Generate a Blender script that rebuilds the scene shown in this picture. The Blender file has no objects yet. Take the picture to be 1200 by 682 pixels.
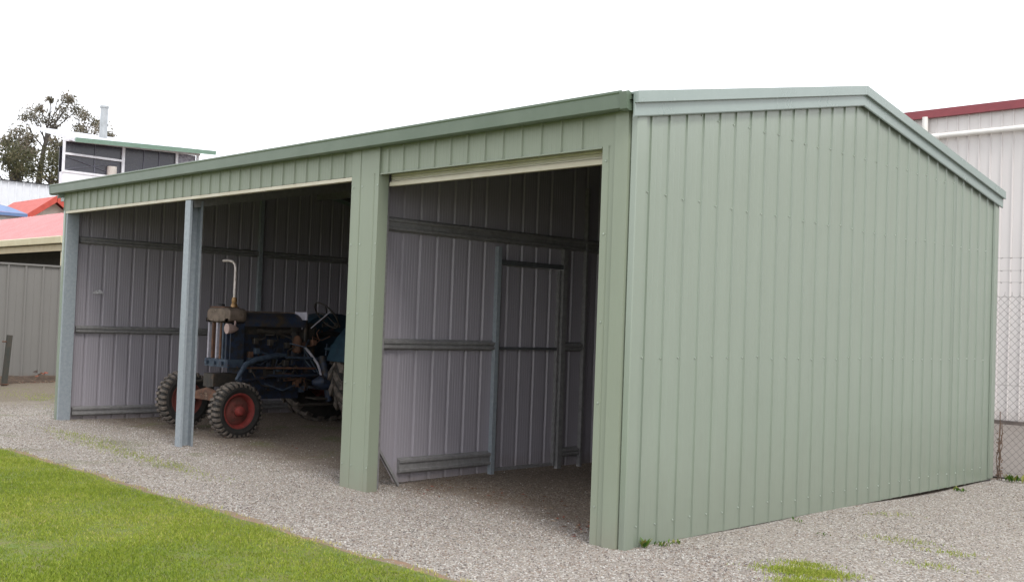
import bpy, math, random
import numpy as np
from mathutils import Vector, Matrix
R = math.radians
random.seed(7)
S = bpy.context.scene
C = S.collection

# ------------------------------------------------------------------ camera
yaw, pitch, roll = 0.7977, 0.0281, 0.0366
fw = Vector((-math.sin(yaw)*math.cos(pitch), math.cos(yaw)*math.cos(pitch), math.sin(pitch)))
rt = Vector((math.cos(yaw), math.sin(yaw), 0)); up = rt.cross(fw)
r2 = rt*math.cos(roll)+up*math.sin(roll); u2 = -rt*math.sin(roll)+up*math.cos(roll)
cd = bpy.data.cameras.new('camera'); cam = bpy.data.objects.new('camera', cd); C.objects.link(cam)
m = Matrix((r2, u2, -fw)).transposed().to_4x4(); m.translation = Vector((4.573, -5.574, 1.482))
cam.matrix_world = m
cd.sensor_width = 36; cd.lens = 36*1262.4/1200; cd.clip_start = .05; cd.clip_end = 2000
S.camera = cam
# ------------------------------------------------------------------ sky and sun (bright overcast)
w = bpy.data.worlds.new('World'); S.world = w; w.use_nodes = True
nt = w.node_tree; nt.nodes.clear()
sky = nt.nodes.new('ShaderNodeTexSky'); sky.sky_type = 'NISHITA'; sky.sun_disc = False
SUN_EL, SUN_AZ = R(52), R(112)      # azimuth measured clockwise from +Y
sky.sun_elevation = SUN_EL; sky.sun_rotation = SUN_AZ
hs = nt.nodes.new('ShaderNodeHueSaturation'); hs.inputs['Saturation'].default_value = .12
mx = nt.nodes.new('ShaderNodeMix'); mx.data_type = 'RGBA'; mx.inputs[0].default_value = .8
mx.inputs[7].default_value = (10.2, 10.4, 10.9, 1)     # even cloud deck
bg = nt.nodes.new('ShaderNodeBackground'); bg.inputs[1].default_value = .1
wo = nt.nodes.new('ShaderNodeOutputWorld')
nt.links.new(sky.outputs[0], hs.inputs['Color']); nt.links.new(hs.outputs[0], mx.inputs[6])
nt.links.new(mx.outputs[2], bg.inputs[0]); nt.links.new(bg.outputs[0], wo.inputs[0])
sd = bpy.data.lights.new('sun', 'SUN'); sd.energy = 1.1; sd.angle = R(18); sd.color = (1, .96, .9)
so = bpy.data.objects.new('sun', sd); C.objects.link(so)
d = Vector((math.sin(SUN_AZ)*math.cos(SUN_EL), math.cos(SUN_AZ)*math.cos(SUN_EL), math.sin(SUN_EL)))
so.rotation_euler = d.to_track_quat('Z', 'Y').to_euler()
S.view_settings.view_transform = 'Standard'; S.view_settings.look = 'None'
S.view_settings.exposure = .85; S.view_settings.gamma = 1; S.view_settings.use_curve_mapping = False
S.cycles.max_bounces = 8; S.cycles.diffuse_bounces = 5; S.cycles.use_denoising = True

# ------------------------------------------------------------------ materials
def N(t, kind, **kw):
    n = t.nodes.new(kind)
    for k, v in kw.items():
        if k.startswith('i_'):
            n.inputs[k[2:].replace('_', ' ')].default_value = v
        else: setattr(n, k, v)
    return n
def mat(name, c1, c2=None, scale=4, rough=.5, metal=0, bump=0, bscale=60, c3=None, detail=6, stretch=None, spec=.5, coat=0, lo=.38, hi=.62):
    M = bpy.data.materials.new(name); M.use_nodes = True; t = M.node_tree
    b = t.nodes['Principled BSDF']
    b.inputs['Roughness'].default_value = rough; b.inputs['Metallic'].default_value = metal
    b.inputs['Specular IOR Level'].default_value = spec
    b.inputs['Coat Weight'].default_value = coat
    c2 = c2 or tuple(x*.85 for x in c1)
    tc = N(t, 'ShaderNodeTexCoord'); mp = N(t, 'ShaderNodeMapping')
    t.links.new(tc.outputs['Object'], mp.inputs[0])
    if stretch: mp.inputs['Scale'].default_value = stretch
    no = N(t, 'ShaderNodeTexNoise'); no.inputs['Scale'].default_value = scale; no.inputs['Detail'].default_value = detail
    no.inputs['Roughness'].default_value = .65
    t.links.new(mp.outputs[0], no.inputs['Vector'])
    cr = N(t, 'ShaderNodeValToRGB'); e = cr.color_ramp.elements
    e[0].position = lo; e[0].color = (*c1, 1); e[1].position = hi; e[1].color = (*c2, 1)
    if c3:
        k = cr.color_ramp.elements.new(min(.98, hi+.08)); k.color = (*c3, 1)
    t.links.new(no.outputs['Fac'], cr.inputs[0]); t.links.new(cr.outputs[0], b.inputs['Base Color'])
    mr = N(t, 'ShaderNodeMapRange'); mr.inputs['To Min'].default_value = max(0, rough-.08); mr.inputs['To Max'].default_value = min(1, rough+.1)
    t.links.new(no.outputs['Fac'], mr.inputs[0]); t.links.new(mr.outputs[0], b.inputs['Roughness'])
    if bump:
        n2 = N(t, 'ShaderNodeTexNoise'); n2.inputs['Scale'].default_value = bscale; n2.inputs['Detail'].default_value = 3
        t.links.new(tc.outputs['Object'], n2.inputs['Vector'])
        bm = N(t, 'ShaderNodeBump'); bm.inputs['Strength'].default_value = bump; bm.inputs['Distance'].default_value = .01
        t.links.new(n2.outputs['Fac'], bm.inputs['Height']); t.links.new(bm.outputs[0], b.inputs['Normal'])
    return M
def sheet_mat(name, c, rough, dirt_shade, dirt_shade_top=.25, spec=.5, amt=.5, warp=.25):
    """painted steel sheet: faint streaks, a splash-dirt band along the bottom (painted sheen fall-off on green_sheet), slight oil-canning"""
    M = mat(name, c, tuple(x*.96 for x in c), scale=1.2, rough=rough, stretch=(6, 6, .5), spec=spec)
    t = M.node_tree; b = t.nodes['Principled BSDF']; cr = next(n for n in t.nodes if n.type == 'VALTORGB')
    for l in list(b.inputs['Roughness'].links): t.links.remove(l)
    b.inputs['Roughness'].default_value = rough
    tc = next(n for n in t.nodes if n.type == 'TEX_COORD')
    sp = N(t, 'ShaderNodeSeparateXYZ'); t.links.new(tc.outputs['Object'], sp.inputs[0])
    n1 = N(t, 'ShaderNodeTexNoise'); n1.inputs['Scale'].default_value = 9; n1.inputs['Detail'].default_value = 8
    t.links.new(tc.outputs['Object'], n1.inputs['Vector'])
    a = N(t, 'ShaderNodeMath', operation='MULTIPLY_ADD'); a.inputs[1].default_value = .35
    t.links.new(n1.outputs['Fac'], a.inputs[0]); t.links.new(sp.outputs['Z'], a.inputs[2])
    mr = N(t, 'ShaderNodeMapRange'); mr.inputs['From Min'].default_value = .13; mr.inputs['From Max'].default_value = .17+dirt_shade_top
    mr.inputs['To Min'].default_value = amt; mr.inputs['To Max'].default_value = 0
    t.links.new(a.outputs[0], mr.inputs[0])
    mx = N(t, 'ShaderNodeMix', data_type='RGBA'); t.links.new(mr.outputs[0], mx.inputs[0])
    t.links.new(cr.outputs[0], mx.inputs[6]); mx.inputs[7].default_value = (*dirt_shade, 1)
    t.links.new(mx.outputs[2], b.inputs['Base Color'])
    n2 = N(t, 'ShaderNodeTexNoise'); n2.inputs['Scale'].default_value = 1.6; n2.inputs['Detail'].default_value = 2
    t.links.new(tc.outputs['Object'], n2.inputs['Vector'])
    bm = N(t, 'ShaderNodeBump'); bm.inputs['Strength'].default_value = warp; bm.inputs['Distance'].default_value = .03
    t.links.new(n2.outputs['Fac'], bm.inputs['Height']); t.links.new(bm.outputs[0], b.inputs['Normal'])
    return M
GREEN = sheet_mat('green_sheet', (.232, .276, .224), .24, (.15, .165, .125), spec=1.0, warp=.16, dirt_shade_top=.75, amt=.42)  # dirty splash band stretched high, painting in the wall's lower sheen fall-off
GFRONT = sheet_mat('green_front', (.238, .272, .208), .45, (.23, .22, .17), warp=.12)
GTRIM = mat('green_trim', (.265, .32, .30), (.25, .305, .285), rough=.25, spec=.7, scale=2)
GUTTER = mat('gutter_green', (.125, .165, .12), (.11, .15, .108), rough=.3, scale=3)
GREYIN = sheet_mat('grey_backing', (.32, .30, .335), .36, (.20, .165, .13), dirt_shade_top=.2, spec=.35, warp=.1)
GALV = mat('galvanised', (.33, .365, .395), (.25, .285, .315), scale=26, rough=.45, metal=.15, lo=.3, hi=.7)
GALVD = mat('galvanised_girt', (.27, .265, .265), (.21, .205, .205), scale=20, rough=.45, metal=.2)
CREAM = mat('cream_paint', (.60, .56, .45), (.54, .49, .38), rough=.45)
CREAMD = mat('cream_curtain', (.64, .61, .52), (.58, .55, .46), rough=.5)
ROOFM = mat('roof_sheet', (.20, .27, .22), (.18, .24, .2), rough=.45)
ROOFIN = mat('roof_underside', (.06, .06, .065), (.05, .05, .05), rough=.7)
DARKM = mat('dark_steel', (.03, .03, .033), (.02, .02, .02), rough=.6)
SCREW = mat('screw_head', (.38, .43, .37), rough=.3, metal=.3)

# ------------------------------------------------------------------ mesh helper
class MB:
    def __init__(s): s.v = []; s.f = []; s.mi = []; s.M = Matrix.Identity(4)
    def add(s, vs, fs, mi=0):
        o = len(s.v); s.v += [tuple(s.M @ Vector(v)) for v in vs]
        s.f += [tuple(i+o for i in f) for f in fs]; s.mi += [mi]*len(fs); return s
    def box(s, x0, x1, y0, y1, z0, z1, mi=0, bev=0):
        if bev:
            b = bev; pr = [(x0+b, y0), (x1-b, y0), (x1, y0+b), (x1, y1-b), (x1-b, y1), (x0+b, y1), (x0, y1-b), (x0, y0+b)]
            return s.prism(pr, z0, z1, mi)
        v = [(x0, y0, z0), (x1, y0, z0), (x1, y1, z0), (x0, y1, z0), (x0, y0, z1), (x1, y0, z1), (x1, y1, z1), (x0, y1, z1)]
        return s.add(v, [(0, 3, 2, 1), (4, 5, 6, 7), (0, 1, 5, 4), (1, 2, 6, 5), (2, 3, 7, 6), (3, 0, 4, 7)], mi)
    def prism(s, pts, z0, z1, mi=0):
        n = len(pts); v = [(x, y, z0) for x, y in pts]+[(x, y, z1) for x, y in pts]
        return s.add(v, [tuple(range(n))[::-1], tuple(range(n, 2*n))]+[(i, (i+1) % n, n+(i+1) % n, n+i) for i in range(n)], mi)
    def extrude(s, prof, a, b, mi=0, closed=True):
        """prof: 3D points at start a (list), translated to b = a+vec"""
        n = len(prof); d = Vector(b)-Vector(a)
        v = [tuple(Vector(p)+Vector(a)) for p in prof]+[tuple(Vector(p)+Vector(a)+d) for p in prof]
        f = [(i, (i+1) % n, n+(i+1) % n, n+i) for i in range(n if closed else n-1)]
        if closed: f += [tuple(range(n))[::-1], tuple(range(n, 2*n))]
        return s.add(v, f, mi)
    def tube(s, pts, r, seg=8, mi=0, caps=True):
        P = [Vector(p) for p in pts]; rs = r if isinstance(r, (list, tuple)) else [r]*len(P)
        v = []; f = []; prev = None
        for i, p in enumerate(P):
            t = (P[min(i+1, len(P)-1)]-P[max(i-1, 0)]).normalized()
            if prev is None: a = t.orthogonal().normalized()
            else: a = (prev-t*prev.dot(t)).normalized()
            prev = a; b = t.cross(a)
            for k in range(seg):
                th = 2*math.pi*k/seg; v.append(tuple(p+(a*math.cos(th)+b*math.sin(th))*rs[i]))
        for i in range(len(P)-1):
            for k in range(seg):
                k2 = (k+1) % seg; f.append((i*seg+k, i*seg+k2, (i+1)*seg+k2, (i+1)*seg+k))
        if caps: f += [tuple(range(seg))[::-1], tuple((len(P)-1)*seg+k for k in range(seg))]
        return s.add(v, f, mi)
    def lathe(s, prof, axis='X', seg=32, c=(0, 0, 0), mi=0):
        """prof: (a along axis, radius)"""
        v = []; f = []; n = len(prof)
        for k in range(seg):
            th = 2*math.pi*k/seg; cs, sn = math.cos(th), math.sin(th)
            for a, r in prof:
                p = (a, r*cs, r*sn) if axis == 'X' else (r*cs, r*sn, a) if axis == 'Z' else (r*sn, a, r*cs)
                v.append((p[0]+c[0], p[1]+c[1], p[2]+c[2]))
        for k in range(seg):
            k2 = (k+1) % seg
            for i in range(n-1): f.append((k*n+i, k2*n+i, k2*n+i+1, k*n+i+1))
        return s.add(v, f, mi)
    def build(s, name, mats, parent=None, smooth=False, loc=None):
        me = bpy.data.meshes.new(name); me.from_pydata(s.v, [], s.f)
        for mt in (mats if isinstance(mats, (list, tuple)) else [mats]): me.materials.append(mt)
        me.polygons.foreach_set('material_index', s.mi)
        if smooth: me.polygons.foreach_set('use_smooth', [True]*len(s.f))
        me.validate(); me.update()
        o = bpy.data.objects.new(name, me); C.objects.link(o)
        if smooth:
            try: me.set_sharp_from_angle(angle=R(40))
            except Exception: pass
        if parent: o.parent = parent; 
        return o
def thing(name, label, cat, loc=(0, 0, 0), group=None, rz=0):
    o = bpy.data.objects.new(name, None); C.objects.link(o); o.location = loc; o.rotation_euler = (0, 0, rz)
    o.empty_display_size = .2; o['label'] = label; o['category'] = cat
    if group: o['group'] = group
    return o
def tag(o, label, cat, group=None):
    o['label'] = label; o['category'] = cat
    if group: o['group'] = group
    return o
def kind(o, k): o['kind'] = k; return o

# ribbed sheeting -------------------------------------------------------
PITCH = .2
def rib_profile(L, off, ribh, pitch=PITCH, minor=.0013, nm=3, rw=.032):
    pts = [(0., 0.)]
    k = math.floor((0-off)/pitch)-1
    while True:
        c = off+k*pitch
        if c-rw/2 > L: break
        for du, h in ((-rw/2, 0), (-rw/4, ribh), (rw/4, ribh), (rw/2, 0)):
            pts.append((c+du, h))
        g0 = c+rw/2; g = pitch-rw
        for j in range(nm):
            q = g0+g*(j+1)/(nm+1)
            pts += [(q-.007, 0), (q-.003, minor), (q+.003, minor), (q+.007, 0)]
        k += 1
    pts = [p for p in pts if 1e-4 < p[0] < L-1e-4]
    return [(0, 0)]+pts+[(L, 0)]
def ribbed(mb, o, u, n, L, zb, zt, off=.1, ribh=.02, two=True, mi=(0, 1), up=(0, 0, 1), minor=.0013, nm=3, lap=(), screws=(), pitch=PITCH, rw=.032):
    """sheet from o along u, ribs stand out along n; zb/zt floats or functions of u"""
    o, u, n, up = Vector(o), Vector(u), Vector(n), Vector(up)
    fb = zb if callable(zb) else (lambda q: zb); ft = zt if callable(zt) else (lambda q: zt)
    P = rib_profile(L, off, ribh, pitch, minor, nm, rw)
    for q in lap: P = sorted([p for p in P if abs(p[0]-q) > rw*.8]+[(q-rw/2, 0), (q-rw/4, ribh), (q+rw/4, ribh), (q+rw/2, 0)])
    for layer in ((0, 1) if two else (0,)):
        sh = n*(-.003*layer); v = []; f = []
        for q, h in P:
            v.append(tuple(o+u*q+n*h+sh+up*fb(q))); v.append(tuple(o+u*q+n*h+sh+up*ft(q)))
        for i in range(len(P)-1): f.append((2*i, 2*i+2, 2*i+3, 2*i+1))
        mb.add(v, f, mi[layer])
    k = 0
    for z in screws:
        c = off
        while c < L:
            if fb(c) < z < ft(c):
                p = o+u*(c-.026+random.uniform(-.005, .005))+up*(z+random.uniform(-.012, .012)); t = Vector(up)
                ring = []; 
                for a in range(6): ring.append(p+n*.001+(u*math.cos(a*1.047)+t*math.sin(a*1.047))*.0075)
                ring2 = [q+n*.006-(q-p-n*.001)*.25 for q in ring]
                mb.add([tuple(q) for q in ring+ring2], [(a, (a+1) % 6, 6+(a+1) % 6, 6+a) for a in range(6)]+[tuple(range(6, 12))], 2)
            c += pitch
    return mb

# ================================================================== GROUND
def ground_mat(name, base, tones, vscale, bump, damp_shade=False, soft=0.0):
    M = bpy.data.materials.new(name); M.use_nodes = True; t = M.node_tree; b = t.nodes['Principled BSDF']
    b.inputs['Roughness'].default_value = .9; b.inputs['Specular IOR Level'].default_value = .25
    tc = N(t, 'ShaderNodeTexCoord')
    v = N(t, 'ShaderNodeTexVoronoi'); v.inputs['Scale'].default_value = vscale; t.links.new(tc.outputs['Object'], v.inputs['Vector'])
    v2 = N(t, 'ShaderNodeTexVoronoi'); v2.inputs['Scale'].default_value = vscale*2.3; t.links.new(tc.outputs['Object'], v2.inputs['Vector'])
    sp = N(t, 'ShaderNodeSeparateColor'); t.links.new(v.outputs['Color'], sp.inputs[0])
    cr = N(t, 'ShaderNodeValToRGB'); cr.color_ramp.interpolation = 'CONSTANT'
    e = cr.color_ramp.elements; e[0].color = (*tones[0], 1); e[1].position = 1/len(tones); e[1].color = (*tones[1], 1)
    for i in range(2, len(tones)):
        k = e.new(i/len(tones)); k.color = (*tones[i], 1)
    t.links.new(sp.outputs[0], cr.inputs[0])
    sp2 = N(t, 'ShaderNodeSeparateColor'); t.links.new(v2.outputs['Color'], sp2.inputs[0])
    cr2 = N(t, 'ShaderNodeValToRGB'); cr2.color_ramp.elements[0].color = (.45, .44, .43, 1); cr2.color_ramp.elements[1].color = (1.4, 1.37, 1.35, 1)
    t.links.new(sp2.outputs[1], cr2.inputs[0])
    mu = N(t, 'ShaderNodeMix', data_type='RGBA', blend_type='MULTIPLY'); mu.inputs[0].default_value = .8
    t.links.new(cr.outputs[0], mu.inputs[6]); t.links.new(cr2.outputs[0], mu.inputs[7])
    # large-scale fines / dirt patches
    n1 = N(t, 'ShaderNodeTexNoise'); n1.inputs['Scale'].default_value = .9; n1.inputs['Detail'].default_value = 9; n1.inputs['Roughness'].default_value = .7
    t.links.new(tc.outputs['Object'], n1.inputs['Vector'])
    c3 = N(t, 'ShaderNodeMapRange'); c3.inputs['From Min'].default_value = .42; c3.inputs['From Max'].default_value = .7; c3.inputs['To Min'].default_value = soft; c3.inputs['To Max'].default_value = soft+.45
    t.links.new(n1.outputs['Fac'], c3.inputs[0])
    m2 = N(t, 'ShaderNodeMix', data_type='RGBA'); t.links.new(c3.outputs[0], m2.inputs[0]); t.links.new(mu.outputs[2], m2.inputs[6]); m2.inputs[7].default_value = (*base, 1)
    out = m2.outputs[2]
    if damp_shade:   # earthier, browner ground with indoor shade painted in: inside the shed (y>0.2, x<0)
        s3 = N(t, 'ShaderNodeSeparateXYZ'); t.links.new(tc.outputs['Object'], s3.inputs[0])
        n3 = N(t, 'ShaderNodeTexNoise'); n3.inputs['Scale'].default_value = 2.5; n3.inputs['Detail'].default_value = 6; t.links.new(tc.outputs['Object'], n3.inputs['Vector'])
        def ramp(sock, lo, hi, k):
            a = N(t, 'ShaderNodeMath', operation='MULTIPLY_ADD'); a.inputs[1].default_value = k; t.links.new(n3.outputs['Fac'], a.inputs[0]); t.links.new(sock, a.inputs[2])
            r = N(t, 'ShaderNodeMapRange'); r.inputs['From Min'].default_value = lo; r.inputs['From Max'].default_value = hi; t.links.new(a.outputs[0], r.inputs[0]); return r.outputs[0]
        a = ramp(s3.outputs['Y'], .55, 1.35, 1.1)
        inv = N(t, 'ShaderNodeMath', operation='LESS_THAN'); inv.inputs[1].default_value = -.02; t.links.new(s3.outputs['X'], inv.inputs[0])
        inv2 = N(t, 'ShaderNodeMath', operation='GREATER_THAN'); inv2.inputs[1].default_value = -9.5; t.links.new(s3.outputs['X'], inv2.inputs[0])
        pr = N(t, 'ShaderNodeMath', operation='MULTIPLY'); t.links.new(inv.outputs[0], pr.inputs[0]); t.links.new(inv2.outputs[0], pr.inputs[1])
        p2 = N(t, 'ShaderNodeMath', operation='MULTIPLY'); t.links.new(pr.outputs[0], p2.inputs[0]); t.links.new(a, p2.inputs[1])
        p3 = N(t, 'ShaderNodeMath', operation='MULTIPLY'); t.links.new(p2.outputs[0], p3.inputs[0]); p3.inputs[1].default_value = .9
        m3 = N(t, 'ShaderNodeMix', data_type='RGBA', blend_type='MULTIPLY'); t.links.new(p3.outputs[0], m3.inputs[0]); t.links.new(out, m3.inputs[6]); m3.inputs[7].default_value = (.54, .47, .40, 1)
        # earth and thin moss towards the left end of the yard (x < -8)
        a2 = ramp(s3.outputs['X'], -9.6, -12.0, 1.6)
        p4 = N(t, 'ShaderNodeMath', operation='MULTIPLY'); t.links.new(a2, p4.inputs[0]); p4.inputs[1].default_value = .8
        m4 = N(t, 'ShaderNodeMix', data_type='RGBA'); t.links.new(p4.outputs[0], m4.inputs[0]); t.links.new(m3.outputs[2], m4.inputs[6]); m4.inputs[7].default_value = (.15, .12, .08, 1)
        # faint green moss streak along y=-.55
        n5 = N(t, 'ShaderNodeTexNoise'); n5.inputs['Scale'].default_value = 1.7; n5.inputs['Detail'].default_value = 7; t.links.new(tc.outputs['Object'], n5.inputs['Vector'])
        r5 = N(t, 'ShaderNodeMapRange'); r5.inputs['From Min'].default_value = .56; r5.inputs['From Max'].default_value = .68; r5.inputs['To Max'].default_value = .5; t.links.new(n5.outputs['Fac'], r5.inputs[0])
        xl = N(t, 'ShaderNodeMapRange'); xl.inputs['From Min'].default_value = -3.5; xl.inputs['From Max'].default_value = -5.5; t.links.new(s3.outputs['X'], xl.inputs[0])
        p5 = N(t, 'ShaderNodeMath', operation='MULTIPLY'); t.links.new(r5.outputs[0], p5.inputs[0]); t.links.new(xl.outputs[0], p5.inputs[1])
        m5 = N(t, 'ShaderNodeMix', data_type='RGBA'); t.links.new(p5.outputs[0], m5.inputs[0]); t.links.new(m4.outputs[2], m5.inputs[6]); m5.inputs[7].default_value = (.13, .15, .05, 1)
        out = m5.outputs[2]
    t.links.new(out, b.inputs['Base Color'])
    ds = N(t, 'ShaderNodeMath', operation='SUBTRACT'); ds.inputs[0].default_value = 1; t.links.new(v.outputs['Distance'], ds.inputs[1])
    dd = N(t, 'ShaderNodeMath', operation='MULTIPLY_ADD'); dd.inputs[1].default_value = -.4; t.links.new(v2.outputs['Distance'], dd.inputs[0]); t.links.new(ds.outputs[0], dd.inputs[2])
    bm = N(t, 'ShaderNodeBump'); bm.inputs['Strength'].default_value = bump; bm.inputs['Distance'].default_value = .012
    t.links.new(dd.outputs[0], bm.inputs['Height']); t.links.new(bm.outputs[0], b.inputs['Normal'])
    return M
TONES = [(.39, .365, .335), (.25, .225, .20), (.48, .46, .43), (.17, .148, .13), (.34, .315, .29), (.42, .395, .36), (.72, .70, .67), (.21, .185, .165), (.34, .27, .20), (.44, .42, .39)]
GRAVEL = ground_mat('gravel', (.35, .31, .27), TONES, 80, .9, damp_shade=True, soft=.2)
def hgt(x, y):
    """gentle unevenness of the gravel (metres)"""
    return .010*math.sin(x*1.7+y*.9)+.008*math.sin(x*.8-y*2.1+1)+.005*math.sin(3.1*x+2.3*y)-.006
def grid(name, xs, ys, f, mt):
    v = [(x, y, f(x, y)) for y in ys for x in xs]; nx = len(xs)
    fs = [(j*nx+i, j*nx+i+1, (j+1)*nx+i+1, (j+1)*nx+i) for j in range(len(ys)-1) for i in range(nx-1)]
    mb = MB(); mb.add(v, fs); return mb.build(name, mt, smooth=True)
xs = [-400, -150, -60, -30]+[-20+.2*i for i in range(150)]+[14, 30, 100, 400]
ys = [-300, -80, -25]+[-10+.2*i for i in range(85)]+[9, 20, 60, 150, 500]
kind(grid('gravel_yard', xs, ys, lambda x, y: hgt(x, y) if -20 < x < 10 and -10 < y < 7 else -.02, GRAVEL), 'structure')

# driveway behind the fence
DRIVE = mat('driveway_bitumen', (.20, .175, .155), (.165, .145, .13), scale=14, rough=.9, bump=.35, bscale=140, c3=(.23, .2, .18))
kind(grid('driveway', [-3.6+.5*i for i in range(60)], [6.3+.2*i for i in range(38)], lambda x, y: .012, DRIVE), 'structure')

# lawn -------------------------------------------------------------------
SOIL = mat('lawn_soil', (.15, .15, .05), (.12, .17, .03), scale=7, rough=1, bump=.6, bscale=120, c3=(.07, .1, .02))
def edge(x): return -1.56+.11/(1+math.exp(-(x+.9)*2.5))+.014*math.sin(x*1.3)+.014*math.sin(x*3.7+1)+.012*math.sin(x*9.1)+(0.02*(x+4))*0
lx = [-40, -30, -20]+[-14+.12*i for i in range(150)]+[6, 12]
v = []; f = []
rows = [0, .03, .15, .5, 1.2, 2.5, 5, 9, 20]
for x in lx:
    for j, r_ in enumerate(rows):
        y = edge(x)+.03-r_; v.append((x, y, (hgt(x, y) if -20 < x < 10 and y > -10 else 0)+(-.004 if j == 0 else .014)))
nr = len(rows)
for i in range(len(lx)-1):
    for j in range(nr-1): f.append((i*nr+j, i*nr+j+1, (i+1)*nr+j+1, (i+1)*nr+j))
mb = MB(); mb.add(v, f); kind(mb.build('lawn', SOIL, smooth=True), 'structure')

v = []; f = []
for x in lx:
    w0 = .06+.04*math.sin(x*2.1)*math.sin(x*5.3+1)+.02*math.sin(x*17)
    for q in (-.12, .02+max(0, w0)): v.append((x, edge(x)+q, hgt(x, edge(x)+q)+.005))
for i in range(len(lx)-1): f.append((2*i, 2*i+2, 2*i+3, 2*i+1))
mb = MB(); mb.add(v, f); kind(mb.build('soil_edge', mat('red_soil', (.27, .17, .11), (.22, .19, .13), scale=16, rough=1, bump=.9, bscale=150, c3=(.34, .28, .24)), smooth=True), 'structure')
def grass_mat(name, a, b_, c_):
    M = bpy.data.materials.new(name); M.use_nodes = True; t = M.node_tree; b = t.nodes['Principled BSDF']
    b.inputs['Roughness'].default_value = .6; b.inputs['Specular IOR Level'].default_value = .2
    at = N(t, 'ShaderNodeAttribute'); at.attribute_name = 'tint'
    cr = N(t, 'ShaderNodeValToRGB'); e = cr.color_ramp.elements; e[0].color = (*a, 1); e[0].position = .1; e[1].color = (*b_, 1); e[1].position = .62
    k = e.new(.93); k.color = (*c_, 1)
    t.links.new(at.outputs['Fac'], cr.inputs[0]); t.links.new(cr.outputs[0], b.inputs['Base Color'])
    tr = N(t, 'ShaderNodeBsdfTranslucent'); t.links.new(cr.outputs[0], tr.inputs[0])
    ms = N(t, 'ShaderNodeMixShader'); ms.inputs[0].default_value = .3
    o = next(n for n in t.nodes if n.type == 'OUTPUT_MATERIAL')
    t.links.new(b.outputs[0], ms.inputs[1]); t.links.new(tr.outputs[0], ms.inputs[2]); t.links.new(ms.outputs[0], o.inputs[0])
    return M
GRASS = grass_mat('grass_blades', (.145, .215, .022), (.32, .38, .05), (.52, .45, .18))
def noise2(x, y):
    return (np.sin(x*2.1+1.3*np.sin(y*1.7))+np.sin(y*2.9+1.1*np.sin(x*2.3+.5))+.7*np.sin(5.1*x+4.3*y)+.6*np.sin(8.7*x-7.1*y+2))/3.3
def blades(name, X, Y, Z, hgts, wid, tint, mt, lean=.6):
    n = len(X); rg = np.random.default_rng(len(X))
    th = rg.uniform(0, 2*np.pi, n); la = rg.uniform(0, 2*np.pi, n); l = rg.uniform(.1, lean, n)*hgts
    dx, dy = np.cos(th)*wid, np.sin(th)*wid; ox, oy = np.cos(la)*l, np.sin(la)*l
    V = np.zeros((n, 5, 3), np.float32)
    V[:, 0] = np.stack([X-dx, Y-dy, Z], 1); V[:, 1] = np.stack([X+dx, Y+dy, Z], 1)
    V[:, 2] = np.stack([X+dx*.8+ox*.4, Y+dy*.8+oy*.4, Z+hgts*.6], 1); V[:, 3] = np.stack([X-dx*.8+ox*.4, Y-dy*.8+oy*.4, Z+hgts*.6], 1)
    V[:, 4] = np.stack([X+ox, Y+oy, Z+hgts*.95], 1)
    me = bpy.data.meshes.new(name); me.vertices.add(5*n); me.vertices.foreach_set('co', V.ravel())
    base = (np.arange(n)*5)[:, None]
    loops = (base+np.array([[0, 1, 2, 3, 3, 2, 4]])).ravel()
    me.loops.add(7*n); me.loops.foreach_set('vertex_index', loops.astype(np.int32))
    me.polygons.add(2*n); st = (np.arange(n)*7)[:, None]+np.array([[0, 4]])
    me.polygons.foreach_set('loop_start', st.ravel().astype(np.int32))
    a = me.attributes.new('tint', 'FLOAT', 'POINT'); a.data.foreach_set('value', np.repeat(tint, 5).astype(np.float32))
    me.update(calc_edges=True); me.validate(); me.materials.append(mt)
    o = bpy.data.objects.new(name, me); C.objects.link(o); return o
rg = np.random.default_rng(3)
def hg(X, Y): return .010*np.sin(X*1.7+Y*.9)+.008*np.sin(X*.8-Y*2.1+1)+.005*np.sin(3.1*X+2.3*Y)-.006
def edg(x): return -1.56+.11/(1+np.exp(-(x+.9)*2.5))+.014*np.sin(x*1.3)+.014*np.sin(x*3.7+1)+.012*np.sin(x*9.1)
n = 520000
X = -9.5+11.5*rg.random(n)**.8; dpt = 3.66*rg.random(n)**1.15-.06; Y = edg(X)+.03-dpt
keep = rg.random(n) < np.clip(dpt/.16, .10, 1)*np.where(noise2(X*6, Y*6) > -.2, 1, np.clip(dpt*6, 0, 1))*np.clip(.85+.5*noise2(X*1.5, Y*1.5), .55, 1)
X, Y, dpt = X[keep], Y[keep], dpt[keep]; n = len(X)
tint = np.clip(.42+.2*noise2(X*.8, Y*.8)+rg.normal(0, .17, n)+np.clip(.12-dpt, 0, 1)*2.6, 0, 1)
g = blades('lawn_grass', X, Y, hg(X, Y)+.008, rg.uniform(.016, .036, n)*(.8+.3*noise2(X*3, Y*3)), .0023, tint, GRASS, lean=1.1)
g['label'] = 'short mown yellow green grass in front of the gravel strip'; g['category'] = 'grass'; kind(g, 'stuff')
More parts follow.
